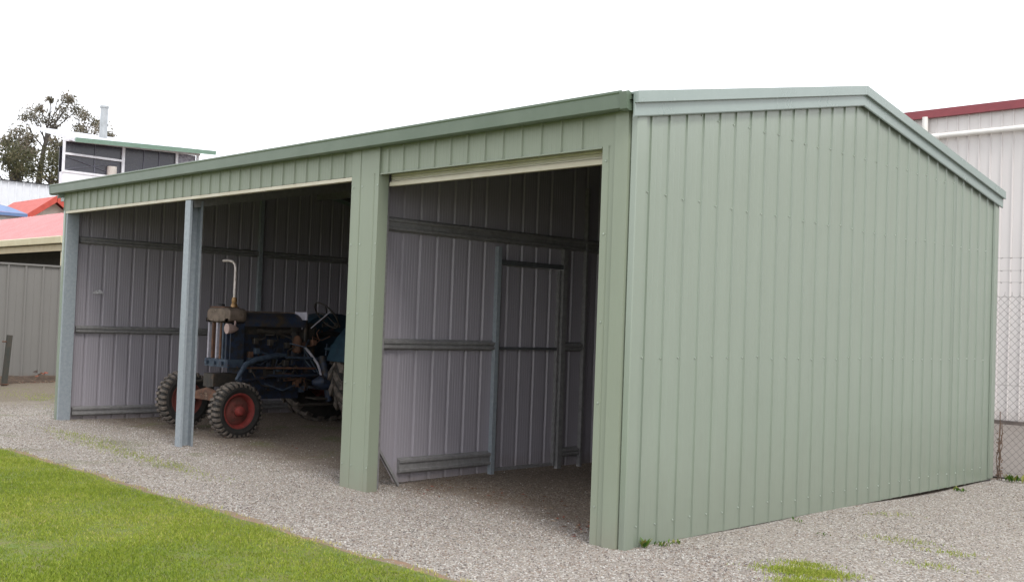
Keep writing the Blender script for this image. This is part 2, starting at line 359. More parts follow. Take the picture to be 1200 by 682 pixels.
# thin moss and grass tufts in the gravel: right foreground patch, near corner, end wall
def patch(cx, cy, sx, sy, n, rot=0.):
    a, b = rg.normal(0, sx, n), rg.normal(0, sy, n); c, s_ = math.cos(rot), math.sin(rot)
    return cx+a*c-b*s_, cy+a*s_+b*c
PX, PY = [], []
for a in ((1.12, .42, .13, .07, 2600, .6), (1.28, .16, .10, .06, 1500, .6), (.98, .62, .10, .05, 500, .6), (1.35, 1.9, .12, .05, 160, .4), (.95, 2.0, .14, .06, 170, .4), (1.5, 1.35, .12, .06, 130, .4), (.4, 2.9, .12, .05, 70, 1.),
          (-6.6, -.62, .7, .10, 700, -.04), (-5.2, -.66, .55, .09, 500, 0), (-7.8, -.45, .5, .08, 300, 0), (-10.6, .9, .5, .2, 600, .2), (-13, 1.2, .8, .3, 700, 0)):
    x, y = patch(*a); PX.append(x); PY.append(y)
X = np.concatenate(PX); Y = np.concatenate(PY); n = len(X)
g = blades('moss_tufts', X, Y, hg(X, Y)+.002, rg.uniform(.008, .03, n), .0022, np.clip(rg.normal(.5, .2, n), 0, 1), GRASS, lean=1.4)
g['label'] = 'thin patches of moss and grass tufts growing through the gravel'; g['category'] = 'moss'; kind(g, 'stuff')

# loose stones -------------------------------------------------------------
def stones(name, X, Y, sz, mts):
    base = np.array([(1, 0, 0), (-1, 0, 0), (0, 1, 0), (0, -1, 0), (0, 0, 1), (0, 0, -.6)], np.float32)
    tri = np.array([(0, 2, 4), (2, 1, 4), (1, 3, 4), (3, 0, 4), (2, 0, 5), (1, 2, 5), (3, 1, 5), (0, 3, 5)])
    n = len(X); q = rg.uniform(.6, 1.3, (n, 6, 1)); th = rg.uniform(0, 6.28, n)
    V = base[None]*q*sz[:, None, None]; V[:, :, 2] *= .7
    c, s_ = np.cos(th)[:, None], np.sin(th)[:, None]
    vx = V[:, :, 0]*c-V[:, :, 1]*s_; vy = V[:, :, 0]*s_+V[:, :, 1]*c
    til = rg.uniform(-.5, .5, (n, 1)); vz = V[:, :, 2]+vx*til
    P = np.stack([vx+X[:, None], vy+Y[:, None], vz+hg(X, Y)[:, None]+sz[:, None]*.2], 2)
    me = bpy.data.meshes.new(name); me.vertices.add(6*n); me.vertices.foreach_set('co', P.astype(np.float32).ravel())
    lp = ((np.arange(n)*6)[:, None, None]+tri[None]).ravel(); me.loops.add(24*n); me.loops.foreach_set('vertex_index', lp.astype(np.int32))
    me.polygons.add(8*n); me.polygons.foreach_set('loop_start', (np.arange(8*n)*3).astype(np.int32))
    for mm in mts: me.materials.append(mm)
    mi_ = rg.integers(0, len(mts)-2, n); ins = (X < 0) & (Y > .55) & (rg.random(n) < .85); mi_[ins] = rg.integers(len(mts)-2, len(mts), n)[ins]  # stones inside the shed: browner tones with the indoor shade painted in
    me.polygons.foreach_set('material_index', np.repeat(mi_, 8).astype(np.int32))
    me.update(calc_edges=True); me.validate()
    o = bpy.data.objects.new(name, me); C.objects.link(o); return o
SM = [mat('stone_'+k, c, tuple(x*.8 for x in c), scale=40, rough=.85) for k, c in
      (('grey', (.37, .345, .32)), ('pale', (.62, .60, .57)), ('brown', (.27, .20, .16)), ('dark', (.17, .145, .135)), ('pink', (.41, .36, .32)), ('tan', (.34, .31, .28)), ('damp_shade_brown', (.18, .145, .12)), ('damp_shade_grey', (.24, .21, .185)))]
n = 80000
# spread along the gravel around the shed, thicker near the corner the photo stands at
q = n//5
X = np.concatenate([rg.uniform(-12, 2.2, 2*q), rg.uniform(-4, 2.4, q), rg.uniform(.02, 2.4, q), rg.uniform(-9.4, -.05, q)])
Y = np.concatenate([rg.uniform(-1.5, .5, 2*q), rg.uniform(-1.6, .4, q), rg.uniform(-1.6, 6, q), rg.exponential(1.1, q)])
ok = (Y > edg(X)+.02) & ~((X > -.04) & (X < .03) & (Y > 0)) & ~((X < 0) & (Y > .2) & (rg.random(len(X)) < .35)) & (Y < 6)
X, Y = X[ok], Y[ok]
g = stones('gravel_stones', X, Y, rg.uniform(.003, .0088, len(X)), SM)
g['label'] = 'loose grey, pink and white crushed stone lying over the yard'; g['category'] = 'gravel'; kind(g, 'stuff')

# ================================================================== THE SHED
L, W, H, HR = 9.508, 6.0, 2.95, 3.52      # length, depth, eave, ridge of the wall
def slope(y): return H+(HR-H)*(1-abs(y-W/2)/(W/2))
shed = thing('farm_shed', 'long pale green ribbed steel shed with three open bays and closed gable end', 'shed')
# near end wall (x=0)
def zt(q): return slope(q)-.03
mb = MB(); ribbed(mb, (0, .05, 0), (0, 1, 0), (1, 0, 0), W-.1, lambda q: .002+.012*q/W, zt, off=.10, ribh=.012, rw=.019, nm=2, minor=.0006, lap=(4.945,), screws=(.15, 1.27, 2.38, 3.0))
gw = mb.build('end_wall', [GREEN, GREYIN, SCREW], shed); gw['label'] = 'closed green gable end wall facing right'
# far end wall (x=-L)
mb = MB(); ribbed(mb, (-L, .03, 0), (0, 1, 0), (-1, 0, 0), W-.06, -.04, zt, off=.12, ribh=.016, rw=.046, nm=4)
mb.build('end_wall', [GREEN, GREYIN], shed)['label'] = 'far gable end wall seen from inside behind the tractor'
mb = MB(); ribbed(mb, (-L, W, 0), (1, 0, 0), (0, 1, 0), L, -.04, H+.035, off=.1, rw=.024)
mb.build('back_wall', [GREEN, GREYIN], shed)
# header above the openings
ZH = 2.70
mb = MB(); ribbed(mb, (-L-.02, 0, 0), (1, 0, 0), (0, -1, 0), L-3.16+.02, ZH, H-.01, off=.2, ribh=.013, rw=.026)
ribbed(mb, (-2.79, 0, 0), (1, 0, 0), (0, -1, 0), 2.79-.28, ZH, H-.01, off=.10, ribh=.013, rw=.026)
mb.build('header_wall', [GFRONT, GREYIN], shed)
# capping strip closing ribs at header bottom
mb = MB()
mb.box(-L+.02, -3.18, -.004, .05, ZH-.035, ZH-.004)
mb.build('opening_trim', CREAM, shed)['label'] = 'cream angle under the header of the two left bays'
mb = MB(); mb.box(-2.78, -.29, -.016, .02, ZH-.012, ZH-.003); mb.build('opening_trim', GFRONT, shed)
# middle green clad column between bays
mb = MB()
def fold(mb, pts, z0, z1, mi=0, th=.003):
    """folded sheet standing upright, plan outline pts"""
    P = [Vector((x, y, 0)) for x, y in pts]; 
    v = []; n = len(P)
    for i, p in enumerate(P):
        a = (P[min(i+1, n-1)]-P[max(i-1, 0)]).normalized(); q = p+Vector((-a.y, a.x, 0))*th
        v += [(p.x, p.y, z0), (p.x, p.y, z1), (q.x, q.y, z0), (q.x, q.y, z1)]
    f = []
    for i in range(n-1):
        a, b = 4*i, 4*i+4
        f += [(a, b, b+1, a+1), (b+2, a+2, a+3, b+3), (a+1, b+1, b+3, a+3), (a, a+2, b+2, b)]
    mb.add(v, f, mi)
fold(mb, [(-3.18, .10), (-3.18, -.022), (-3.06, -.022), (-3.055, -.014), (-3.045, -.014), (-3.04, -.022), (-2.86, -.022), (-2.855, -.016), (-2.845, -.016), (-2.84, -.022), (-2.79, -.022), (-2.79, .085), (-2.83, .085)], -.02, ZH)
fold(mb, [(-3.18, .0), (-3.18, -.022), (-3.06, -.022), (-3.055, -.014), (-3.045, -.014), (-3.04, -.022), (-2.79, -.022), (-2.79, .0)], ZH, H-.02)
for x in (-3.15, -3.02, -2.80):
    for z in (.2, .9, 1.5, 2.1, 2.6):
        mb.M = Matrix.Translation((x, -.024, z)); mb.lathe([(-.004, 0.0), (-.004, .006), (0, .008)], 'Y', 6, mi=1)
mb.M = Matrix.Identity(4)
mb.build('clad_column', [GFRONT, SCREW], shed)['label'] = 'green clad column left of the roller door opening'
# corner column (near)
mb = MB()
fold(mb, [(-.286, .12), (-.286, -.014), (-.235, -.014), (-.23, -.008), (-.222, -.008), (-.217, -.014), (-.165, -.014), (-.160, -.034), (-.045, -.034), (-.04, -.004), (-.02, .0)], -.02, ZH)
fold(mb, [(-.286, 0), (-.286, -.014), (-.165, -.014), (-.160, -.034), (-.045, -.034), (-.04, -.004), (-.02, .0)], ZH, H-.02)
for z in (.25, .95, 1.5, 2.1, 2.6):
    mb.M = Matrix.Translation((-.25, -.016, z)); mb.lathe([(-.004, 0.0), (-.004, .006), (0, .008)], 'Y', 6, mi=1)
mb.M = Matrix.Identity(4)
mb.build('corner_column', [GFRONT, SCREW], shed)
mb = MB()
fold(mb, [(-.034, .012), (-.034, -.012), (-.026, -.02), (.018, -.02), (.024, -.014), (.024, .075), (.018, .082), (.003, .082)], -.02, H-.03)
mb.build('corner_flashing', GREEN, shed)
mb = MB()
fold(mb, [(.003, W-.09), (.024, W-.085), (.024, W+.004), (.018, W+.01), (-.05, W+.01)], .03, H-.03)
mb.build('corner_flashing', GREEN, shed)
mb = MB()
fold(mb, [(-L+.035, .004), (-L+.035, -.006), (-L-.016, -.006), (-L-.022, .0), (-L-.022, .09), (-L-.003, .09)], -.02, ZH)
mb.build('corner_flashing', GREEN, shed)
# galvanised posts (lipped C sections)
def cpost(x, y, d, b, z1, open_plus, lip=.022, z0=-.03, mt=GALV, lab=None, name='post'):
    """web at x (or x+b), depth d along y"""
    s_ = 1 if open_plus else -1
    pts = [(b, lip), (b, 0), (0, 0), (0, d), (b, d), (b, d-lip)]
    P = [(x+s_*px, y+py) for px, py in pts]
    mb = MB(); fold(mb, P, z0, z1)
    o = mb.build(name, mt, shed)
    if lab: o['label'] = lab
    return o
cpost(-L+.085, .004, .155, .06, ZH, False, lab='galvanised post at the left end of the openings')
cpost(-6.255, .006, .145, .115, ZH-.04, True, lab='galvanised post standing between the two left bays')
cpost(-.12, .02, .20, .075, H, False)
cpost(-L+.06, 2.86, .06, .05, 3.3, False, lip=.01)
cpost(-L+.09, W-.24, .2, .075, H-.1, False)
cpost(-.09, 2.9, .2, .075, 3.4, True)
# partition wall between the middle and right bays (x=-3.0), ribs showing on right side
XP = -3.0
DY0, DY1 = 1.60, 2.50
def pzb(q):
    y = .06+q
    return max(.015, .55-(y-.06)*1.45) if y < .5 else .012+.012*(y-.5)
mb = MB()
ribbed(mb, (XP, .06, 0), (0, 1, 0), (-1, 0, 0), DY0-.06, pzb, lambda q: slope(q+.06)-.05, off=.16, ribh=.016, mi=(0, 1), nm=4, rw=.046)
ribbed(mb, (XP, DY0, 0), (0, 1, 0), (-1, 0, 0), DY1-DY0, 2.06, lambda q: slope(q+DY0)-.05, off=.12, ribh=.016, nm=4, rw=.046)
ribbed(mb, (XP, DY1, 0), (0, 1, 0), (-1, 0, 0), W-DY1, .02, lambda q: slope(q+DY1)-.05, off=.16, ribh=.016, nm=4, rw=.046)
mb.build('partition_wall', [GREYIN, GREYIN], shed)['label'] = 'grey sheet partition between the tractor bay and the roller door bay'
mb = MB()
a, b = Vector((XP+.0, .07, .54)), Vector((XP+.06, .42, -.01))
mb.extrude([(0, 0, 0), (.035, -.004, 0), (.035, .0, .03), (0, .004, .03)], a, b)
mb.build('bent_edge_flashing', GALVD, shed)
mb = MB(); r_ = random.Random(2)
mb.add([(-L+.022, .40, 1.655), (-L+.022, .46, 1.69), (-L+.022, .50, 1.70), (-L+.022, .545, 1.675), (-L+.022, .55, 1.645), (-L+.022, .49, 1.65), (-L+.022, .44, 1.64)], [tuple(range(7))]); mb.build('paint_smear', mat('paint_smear', (.6, .6, .62), (.3, .28, .3), scale=30, rough=.7), shed)
# girts: top-hat rails
def girt(p0, p1, nrm, z, h=.088, dpt=.045, mt=GALVD, lab=None, parent=shed):
    p0, p1, nrm = Vector(p0), Vector(p1), Vector(nrm)
    prof = [(0, h/2+.008), (.002, h/2+.008), (.004, h/2), (dpt, h/2-.012), (dpt, h/2-.034), (dpt-.014, h/2-.040), (dpt-.014, -h/2+.040), (dpt, -h/2+.034), (dpt, -h/2+.012), (.004, -h/2), (.002, -h/2-.008), (0, -h/2-.008)]
    P = [tuple(nrm*a+Vector((0, 0, b+z))) for a, b in prof]
    mb = MB(); mb.extrude(P, p0, p1); o = mb.build('girt', mt, parent)
    return o
xi = -L+.005
for z in (1.17, 2.34): girt((xi, .2, 0), (xi, W-.03, 0), (1, 0, 0), z)
girt((xi, .2, 0), (xi, W-.03, 0), (1, 0, 0), .10, h=.11)
xp = XP+.001
girt((xp, .12, 0), (xp, DY0-.03, 0), (1, 0, 0), 1.24)
girt((xp, .46, 0), (xp, DY0-.03, 0), (1, 0, 0), .16, h=.13)
girt((xp, .10, 0), (xp, W-.03, 0), (1, 0, 0), 2.30, h=.12)
girt((xp, DY1+.06, 0), (xp, 2.83, 0), (1, 0, 0), 1.24)
girt((xp, DY1+.06, 0), (xp, 2.83, 0), (1, 0, 0), .16)
for z in (1.24, .16): girt((xp, 3.12, 0), (xp, W-.03, 0), (1, 0, 0), z)
for z in (.15, 1.24, 2.34):
    girt((-L+.1, W-.005, 0), (-.1, W-.005, 0), (0, -1, 0), z)
    girt((-.005, .2, 0), (-.005, W-.03, 0), (-1, 0, 0), z)
# access-door posts, lintel, leaf
def ppost(y, w_, z1, mt, lab=None, dep=.05):
    mb = MB()
    mb.box(XP+.002, XP+dep, y, y+w_, 0, z1)
    for z in (.5, 1.1, 1.75): mb.box(XP+dep+.001, XP+dep+.004, y+.004, y+w_-.004, z, z+.006, 0)
    o = mb.build('door_post', mt, shed)
    if lab: o['label'] = lab
    return o
ppost(DY0-.03, .045, 2.20, GALV, 'bright galvanised post left of the access door')
ppost(DY1, .06, 2.24, GALVD)
ppost(2.84, .03, 2.9, GALVD)
mb = MB(); mb.box(XP+.002, XP+.045, DY0+.016, DY1-.001, 2.03, 2.075)
mb.build('door_lintel', mat('dark_galvanised', (.10, .105, .11), (.07, .075, .08), scale=20, rough=.5), shed)
door = MB(); ribbed(door, (XP-.02, DY0+.025, 0), (0, 1, 0), (-1, 0, 0), DY1-DY0-.035, .045, 2.02, off=.13, ribh=.016, nm=4, rw=.046)
dr = door.build('access_door', [GREYIN, GREYIN], shed); dr['label'] = 'ribbed grey access door in the partition'
mb = MB(); mb.box(XP-.018, XP+.02, DY0+.027, DY1-.012, 1.205, 1.23); mb.build('mid_rail', bpy.data.materials['dark_galvanised'], dr)
mb = MB(); mb.box(XP-.018, XP+.012, DY0+.027, DY1-.012, .03, .06); mb.build('bottom_rail', GALVD, dr)
mb = MB(); mb.box(XP-.018, XP+.022, DY0+.027, DY0+.05, .03, 2.02); mb.box(XP-.018, XP+.022, DY1-.035, DY1-.012, .03, 2.02); mb.build('stile', GALVD, dr)
# roller door rolled up
rd = MB(); pts = []
for k in range(9):
    z = ZH+.12-k*.0225*1.0
    pts += [(-.0, z), (-.007, z-.006), (-.007, z-.014), (0, z-.02)]
v = []; 
for y, z in pts: v += [(-2.785, .115+y, z), (-.30, .115+y, z)]
rd.add(v, [(2*i, 2*i+1, 2*i+3, 2*i+2) for i in range(len(pts)-1)])
rdo = rd.build('roller_door', CREAMD, shed); rdo['label'] = 'rolled up cream roller door under the header'
mb = MB(); mb.box(-2.785, -.30, .085, .125, 2.600, 2.628, bev=.006); mb.box(-2.785, -.30, .098, .102, 2.629, 2.64)
mb.build('bottom_rail', CREAM, rdo)
mb = MB(); mb.tube([(-2.72, .33, 2.80), (-.32, .33, 2.80)], .145, 24); mb.build('door_drum', DARKM, rdo, smooth=True)
mb = MB(); mb.box(-2.88, -2.85, .105, .15, 0, ZH); mb.build('guide_rail', GALVD, rdo)
mb = MB(); mb.box(-.31, -.288, .05, .13, 0, ZH); mb.build('guide_rail', GALVD, rdo)
# roof sheets, purlins, rafters
OV = .14
for sgn in (0, 1):
    mb = MB()
    y0, y1 = (-.10, W/2) if sgn == 0 else (W+.10, W/2)
    z0, z1 = slope(0)-.10*(HR-H)/(W/2)+.045, HR+.045
    upv = Vector((0, y1-y0, z1-z0)); Ls = upv.length; upv.normalize(); nrm = Vector((1, 0, 0)).cross(upv)
    if nrm.z < 0: nrm = -nrm
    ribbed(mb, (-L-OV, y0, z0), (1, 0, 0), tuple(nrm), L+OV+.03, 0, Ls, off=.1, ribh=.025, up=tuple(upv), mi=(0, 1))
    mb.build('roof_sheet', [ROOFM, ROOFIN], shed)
    for k in range(5):
        t_ = .1+k*.205; y = y0+(y1-y0)*t_; z = slope(y)-.035
        pm = MB(); pm.box(-L+.02, -.02, y-.035, y+.035, z-.08, z+.03); pm.build('purlin', GALVD, shed)
def rafter(x):
    mb = MB()
    for y0, y1 in ((.05, W/2), (W-.05, W/2)):
        z0, z1 = slope(0)-.28, slope(W/2)-.26
        v = [(x-.035, y0, z0-.09), (x+.035, y0, z0-.09), (x+.035, y0, z0+.09), (x-.035, y0, z0+.09), (x-.035, y1, z1-.09), (x+.035, y1, z1-.09), (x+.035, y1, z1+.09), (x-.035, y1, z1+.09)]
        mb.add(v, [(0, 3, 2, 1), (4, 5, 6, 7), (0, 1, 5, 4), (1, 2, 6, 5), (2, 3, 7, 6), (3, 0, 4, 7)])
    mb.build('rafter', GALVD, shed)
rafter(-6.19); rafter(-2.9)
mb = MB()
mb.add([(-L-OV, W/2-.2, HR+.045), (0.03, W/2-.2, HR+.045), (.03, W/2, HR+.092), (-L-OV, W/2, HR+.092), (.03, W/2+.2, HR+.045), (-L-OV, W/2+.2, HR+.045)], [(0, 1, 2, 3), (3, 2, 4, 5)])
mb.build('ridge_capping', ROOFM, shed)
# barge capping on the near gable, two steps
def barge(x, sg, lab):
    def line(y, z): return (y, z)
    for side in (0, 1):
        ya, yb = (-.085, W/2) if side == 0 else (W+.05, W/2)
        sl = (HR-H)/(W/2)
        za = (H - abs(min(ya, W-ya) if side == 0 else min(W-ya, 0))*sl if True else 0)
        za = H+sl*((ya) if side == 0 else (W-ya)); zb_ = HR
        prof = [(-.14, .100), (.074, .106), (.074, .030), (.070, .026), (.046, .032), (.046, -.058), (.040, -.066), (.032, -.064), (.034, -.050), (.030, .09), (-.14, .094)]
        mb = MB(); v = []
        for (y, z) in ((ya, za), (yb, zb_)):
            for px, pz in prof: v.append((x+sg*px, y, z+pz-.01))
        n = len(prof)
        f = [(i, (i+1) % n, n+(i+1) % n, n+i) for i in range(n)]+[tuple(range(n))[::-1]]
        mb.add(v, f)
        o = mb.build('barge_capping', GTRIM, shed)
barge(0, 1, ''); barge(-L, -1, '')
# gutter along the front
mb = MB()
gp = [(-.005, 2.925), (-.10, 2.915), (-.118, 2.925), (-.126, 3.015), (-.132, 3.025), (-.132, 3.038), (-.120, 3.042), (-.112, 3.036), (-.112, 3.03), (-.108, 2.935), (-.10, 2.925), (-.012, 2.935), (-.012, 2.99), (-.005, 2.99)]
mb.extrude([(0, y, z) for y, z in gp], (-L-.22, 0, 0), (-.045, 0, 0))
gt = mb.build('gutter', GUTTER, shed)
mb = MB(); mb.extrude([(0, y, z) for y, z in [(-.002, 2.915), (-.10, 2.905), (-.122, 2.915), (-.137, 3.026), (-.11, 3.036), (-.002, 2.99)]], (-.052, 0, 0), (.010, 0, 0)); mb.build('stop_end', GUTTER, gt)
mb = MB(); mb.extrude([(0, y, z) for y, z in [(-.002, 2.915), (-.10, 2.908), (-.122, 2.918), (-.136, 3.035), (-.11, 3.045), (-.002, 2.99)]], (-L-.235, 0, 0), (-L-.218, 0, 0)); mb.build('stop_end', GALV, gt)
mb = MB(); fold(mb, [(-L-.14, .25), (-L-.14, -.005), (-L-.03, -.005)], 2.83, 2.93); mb.build('eave_cap', GTRIM, shed)

# ================================================================== TRACTOR
BLUE = mat('faded_blue', (.015, .027, .058), (.018, .017, .018), scale=11, rough=.6, c3=(.07, .038, .025), lo=.42, hi=.6, bump=.3, bscale=40)
BLUEL = mat('light_blue', (.05, .072, .10), (.022, .034, .06), scale=14, rough=.6, c3=(.09, .055, .035), lo=.4, hi=.62)
TEAL = mat('teal_fender', (.018, .05, .075), (.012, .028, .045), scale=6, rough=.5, c3=(.12, .05, .03))
RUST = mat('rust', (.15, .07, .04), (.07, .04, .028), scale=10, rough=.85, c3=(.2, .14, .10), bump=.5, bscale=60)
RUSTG = mat('rusty_tank', (.20, .15, .12), (.10, .078, .058), scale=9, rough=.8, c3=(.40, .30, .24), bump=.4, bscale=50)
REDW = mat('red_wheel', (.30, .045, .038), (.17, .038, .032), scale=14, rough=.6, c3=(.14, .06, .05), hi=.66)
REDO = mat('old_red_wheel', (.20, .05, .04), (.12, .045, .035), scale=10, rough=.8, c3=(.1, .05, .04))
RUBBER = mat('tyre_rubber', (.018, .017, .016), (.035, .031, .028), scale=12, rough=.85, bump=.3, bscale=90)
LUGM = mat('tyre_lug', (.05, .045, .04), (.22, .18, .15), scale=16, rough=.9, lo=.35, hi=.75)
GREASE = mat('greasy_iron', (.03, .027, .025), (.055, .045, .035), scale=12, rough=.55, c3=(.10, .06, .035), bump=.5, bscale=45)
CHROME = mat('pale_pipe', (.62, .56, .54), (.45, .40, .38), scale=18, rough=.35, metal=.3)
BRASS = mat('brass', (.42, .26, .12), (.25, .14, .06), scale=20, rough=.45, metal=.5)
PALE = mat('pale_metal', (.42, .40, .46), (.30, .29, .33), scale=20, rough=.5)
LAMPM = mat('dull_lamp', (.46, .33, .30), (.34, .24, .22), scale=14, rough=.4)
tr = thing('vintage_tractor', 'old rusty blue tractor with red front wheels parked inside the left bays', 'tractor', (-7.36, 2.1, 0))
def tb(name, mb, mt, parent=tr, smooth=False, lab=None):
    mb.v = [(x+7.36, y-2.1, z) for x, y, z in mb.v]
    o = mb.build(name, mt, parent, smooth=smooth)
    if lab: o['label'] = lab
    return o
def wheel(cx, cy, r, w_, rimr, nl, flat, rimm, steer=0, lab=None, lug=.017, dish=1, chevron=False):
    cz = r-flat
    A = Matrix.Translation((cx, cy, cz)) @ Matrix.Rotation(steer, 4, 'Z')
    ty = MB(); ty.M = A
    h = w_/2; rt_ = r-lug
    prof = [(-h*.55, rimr), (-h*.8, rimr+.02), (-h*.98, (rimr+rt_)/2), (-h*.86, rt_-.03), (-h*.7, rt_-.006), (-h*.3, rt_), (h*.3, rt_), (h*.7, rt_-.006), (h*.86, rt_-.03), (h*.98, (rimr+rt_)/2), (h*.8, rimr+.02), (h*.55, rimr)]
    ty.lathe(prof, 'X', 64)
    for k in range(nl):
        for side in (-1, 1):
            th = 2*math.pi*(k+(.5 if side > 0 else 0))/nl; dth = math.pi*2/nl
            def P(a, rr, ang): return (a, rr*math.cos(ang), rr*math.sin(ang))
            wv = dth*.27; sk = dth*(.7 if chevron else .12)
            a0, a1, a2 = 0.02*h*side, .78*h*side, .97*h*side
            q = []
            for (a, ro, ri, sh) in ((a0, r, rt_-.01, -sk), (a1, r-.004, rt_-.01, 0), (a2, r-.028, rt_-.04, 0)):
                q += [P(a, ri, th-wv+sh), P(a, ri, th+wv+sh), P(a, ro, th+wv*.8+sh), P(a, ro, th-wv*.8+sh)]
            f = [(0, 1, 2, 3), (8, 11, 10, 9)]
            for s_ in (0, 4):
                for i in range(4): f.append((s_+i, s_+(i+1) % 4, s_+4+(i+1) % 4, s_+4+i))
            ty.add(q, f, 1)
    # flat bottom: squash and bulge
    nv = []
    for x, y, z in ty.v:
        if z < .05:
            k = (.05-z)/.05; x = cx+(x-cx)*(1+.10*min(k, 1)); z = max(z, .0)+.0
        nv.append((x, y, max(z, .002)))
    ty.v = nv
    hub = MB(); hub.M = A; s_ = dish
    rp = [(-h*.75*1, rimr+.012), (-h*.72, rimr-.004), (-h*.5, rimr-.015), (0, rimr-.03), (h*.5, rimr-.015), (h*.72, rimr-.004), (h*.78, rimr+.012), (h*.72, rimr+.02), (-h*.7, rimr+.02), (-h*.75, rimr+.012)]
    hub.lathe(rp, 'X', 48)
    wh = tb('wheel', ty, [RUBBER, LUGM], lab=lab)
    hub.v = [(x+7.36, y-2.1, z) for x, y, z in hub.v]; rim = hub.build('rim', rimm, wh, smooth=True)
    dm = MB(); dm.M = A
    dp = [(s_*h*.05, rimr-.02), (s_*h*.12, rimr*.80), (s_*h*.42, rimr*.55), (s_*h*.45, rimr*.34), (s_*h*.62, rimr*.32), (s_*h*.66, rimr*.24)]
    dm.lathe(dp, 'X', 40)
    for k in range(6):
        a = k*math.pi/3; dm.M = A @ Matrix.Translation((s_*h*.44, rimr*.45*math.cos(a), rimr*.45*math.sin(a))); dm.lathe([(0, .012), (s_*.016, .012), (s_*.018, 0)], 'X', 6)
    dm.v = [(x+7.36, y-2.1, z) for x, y, z in dm.v]; dm.build('wheel_disc', [rimm if rimm is not REDW else REDO], wh, smooth=True)
    hb = MB(); hb.M = A; hb.lathe([(0, .06), (s_*h*.9, .058), (s_*h*1.0, .05), (s_*h*1.15, .047), (s_*h*1.22, .034), (s_*h*1.24, 0)], 'X', 20)
    hb.v = [(x+7.36, y-2.1, z) for x, y, z in hb.v]; hb.build('hub', rimm, wh, smooth=True)
    return wh
wheel(-6.78, 1.03, .337, .20, .195, 30, .024, REDW, steer=R(4), lab='near front wheel with bright red rim and flat tyre')
wheel(-8.0, 1.00, .36, .20, .20, 30, .0, REDO, steer=R(4), dish=1, lab='far front wheel with dull rusty rim')
wheel(-6.74, 3.06, .70, .32, .36, 20, .0, REDO, lab='large rear wheel half hidden by the clad column', lug=.035, chevron=True)
wheel(-7.98, 3.06, .70, .32, .36, 20, .0, REDO, lug=.035, chevron=True)
CX = -7.36
# radiator
mb = MB()
def rbox(mb, x0, x1, y0, y1, z0, z1, b, mi=0):
    """box with softened top edges (bevelled section in XZ)"""
    pr = [(x0, z0), (x1, z0), (x1, z1-b), (x1-b*.3, z1-b*.3), (x1-b, z1), (x0+b, z1), (x0+b*.3, z1-b*.3), (x0, z1-b)]
    n = len(pr); v = [(x, y0, z) for x, z in pr]+[(x, y1, z) for x, z in pr]
    mb.add(v, [tuple(range(n)), tuple(range(n, 2*n))[::-1]]+[(i, n+i, n+(i+1) % n, (i+1) % n) for i in range(n)], mi)
sec = [(.27*(1 if math.cos(a_) > 0 else -1)*abs(math.cos(a_))**.45, .095*(1 if math.sin(a_) > 0 else -1)*abs(math.sin(a_))**.6) for a_ in [k_*math.pi/14 for k_ in range(28)]]
for (y0_, y1_, s0, s1) in ((1.04, 1.08, .8, 1), (1.08, 1.26, 1, 1), (1.26, 1.31, 1, .93)):
    mb.add([(CX+x*s0, y0_, 1.43+z*s0) for x, z in sec]+[(CX+x*s1, y1_, 1.43+z*s1) for x, z in sec], [(i, 28+i, 28+(i+1) % 28, (i+1) % 28) for i in range(28)]+[tuple(range(28)), tuple(range(28, 56))[::-1]]); mb.box(CX-.25, CX+.25, 1.045, 1.06, 1.345, 1.39)
for x in (-.2, -.07, .07, .2): mb.tube([(CX+x, 1.05, 1.37), (CX+x, 1.035, 1.37)], .012, 6)
tb('radiator_tank', mb, RUSTG, smooth=True)
mb = MB(); rbox(mb, CX-.20, CX+.16, 1.06, 1.26, 1.520, 1.534, .005); tb('tank_rim', mb, RUST)
mb = MB(); mb.tube([(CX-.1, 1.16, 1.54), (CX-.1, 1.16, 1.565), (CX-.1, 1.16, 1.567)], [.045, .045, .02], 12); tb('radiator_cap', mb, DARKM)
mb = MB(); mb.box(CX-.24, CX+.24, 1.12, 1.26, .90, 1.335); tb('radiator_core', mb, GREASE)
for k, (x, mt_) in enumerate(((-.22, PALE), (-.12, RUST), (-.02, PALE), (.07, RUST), (.13, BLUEL), (.21, BLUE))):
    mb = MB(); mb.box(CX+x-.016, CX+x+.016, 1.065, 1.12, .90, 1.335, bev=.006); tb('grille_bar', mb, mt_)
for xa in (.245, -.27):
    mb = MB(); mb.box(CX+xa, CX+xa+.025, 1.10, 1.28, .90, 1.335); tb('radiator_side', mb, BLUE)
mb = MB(); mb.box(CX-.27, CX+.27, 1.05, 1.30, .80, .897, bev=.02)
for x in (-.18, 0, .18): mb.box(CX+x-.03, CX+x+.03, 1.02, 1.05, .83, .87)
tb('radiator_base', mb, BLUEL)
mb = MB(); mb.tube([(CX+.30, 1.02, 1.27), (CX+.30, 1.07, 1.27), (CX+.30, 1.12, 1.27), (CX+.30, 1.17, 1.27)], [.062, .06, .045, .015], 18); mb.tube([(CX+.30, 1.13, 1.30), (CX+.27, 1.15, 1.36)], .012, 6)
tb('headlight', mb, LAMPM, smooth=True)
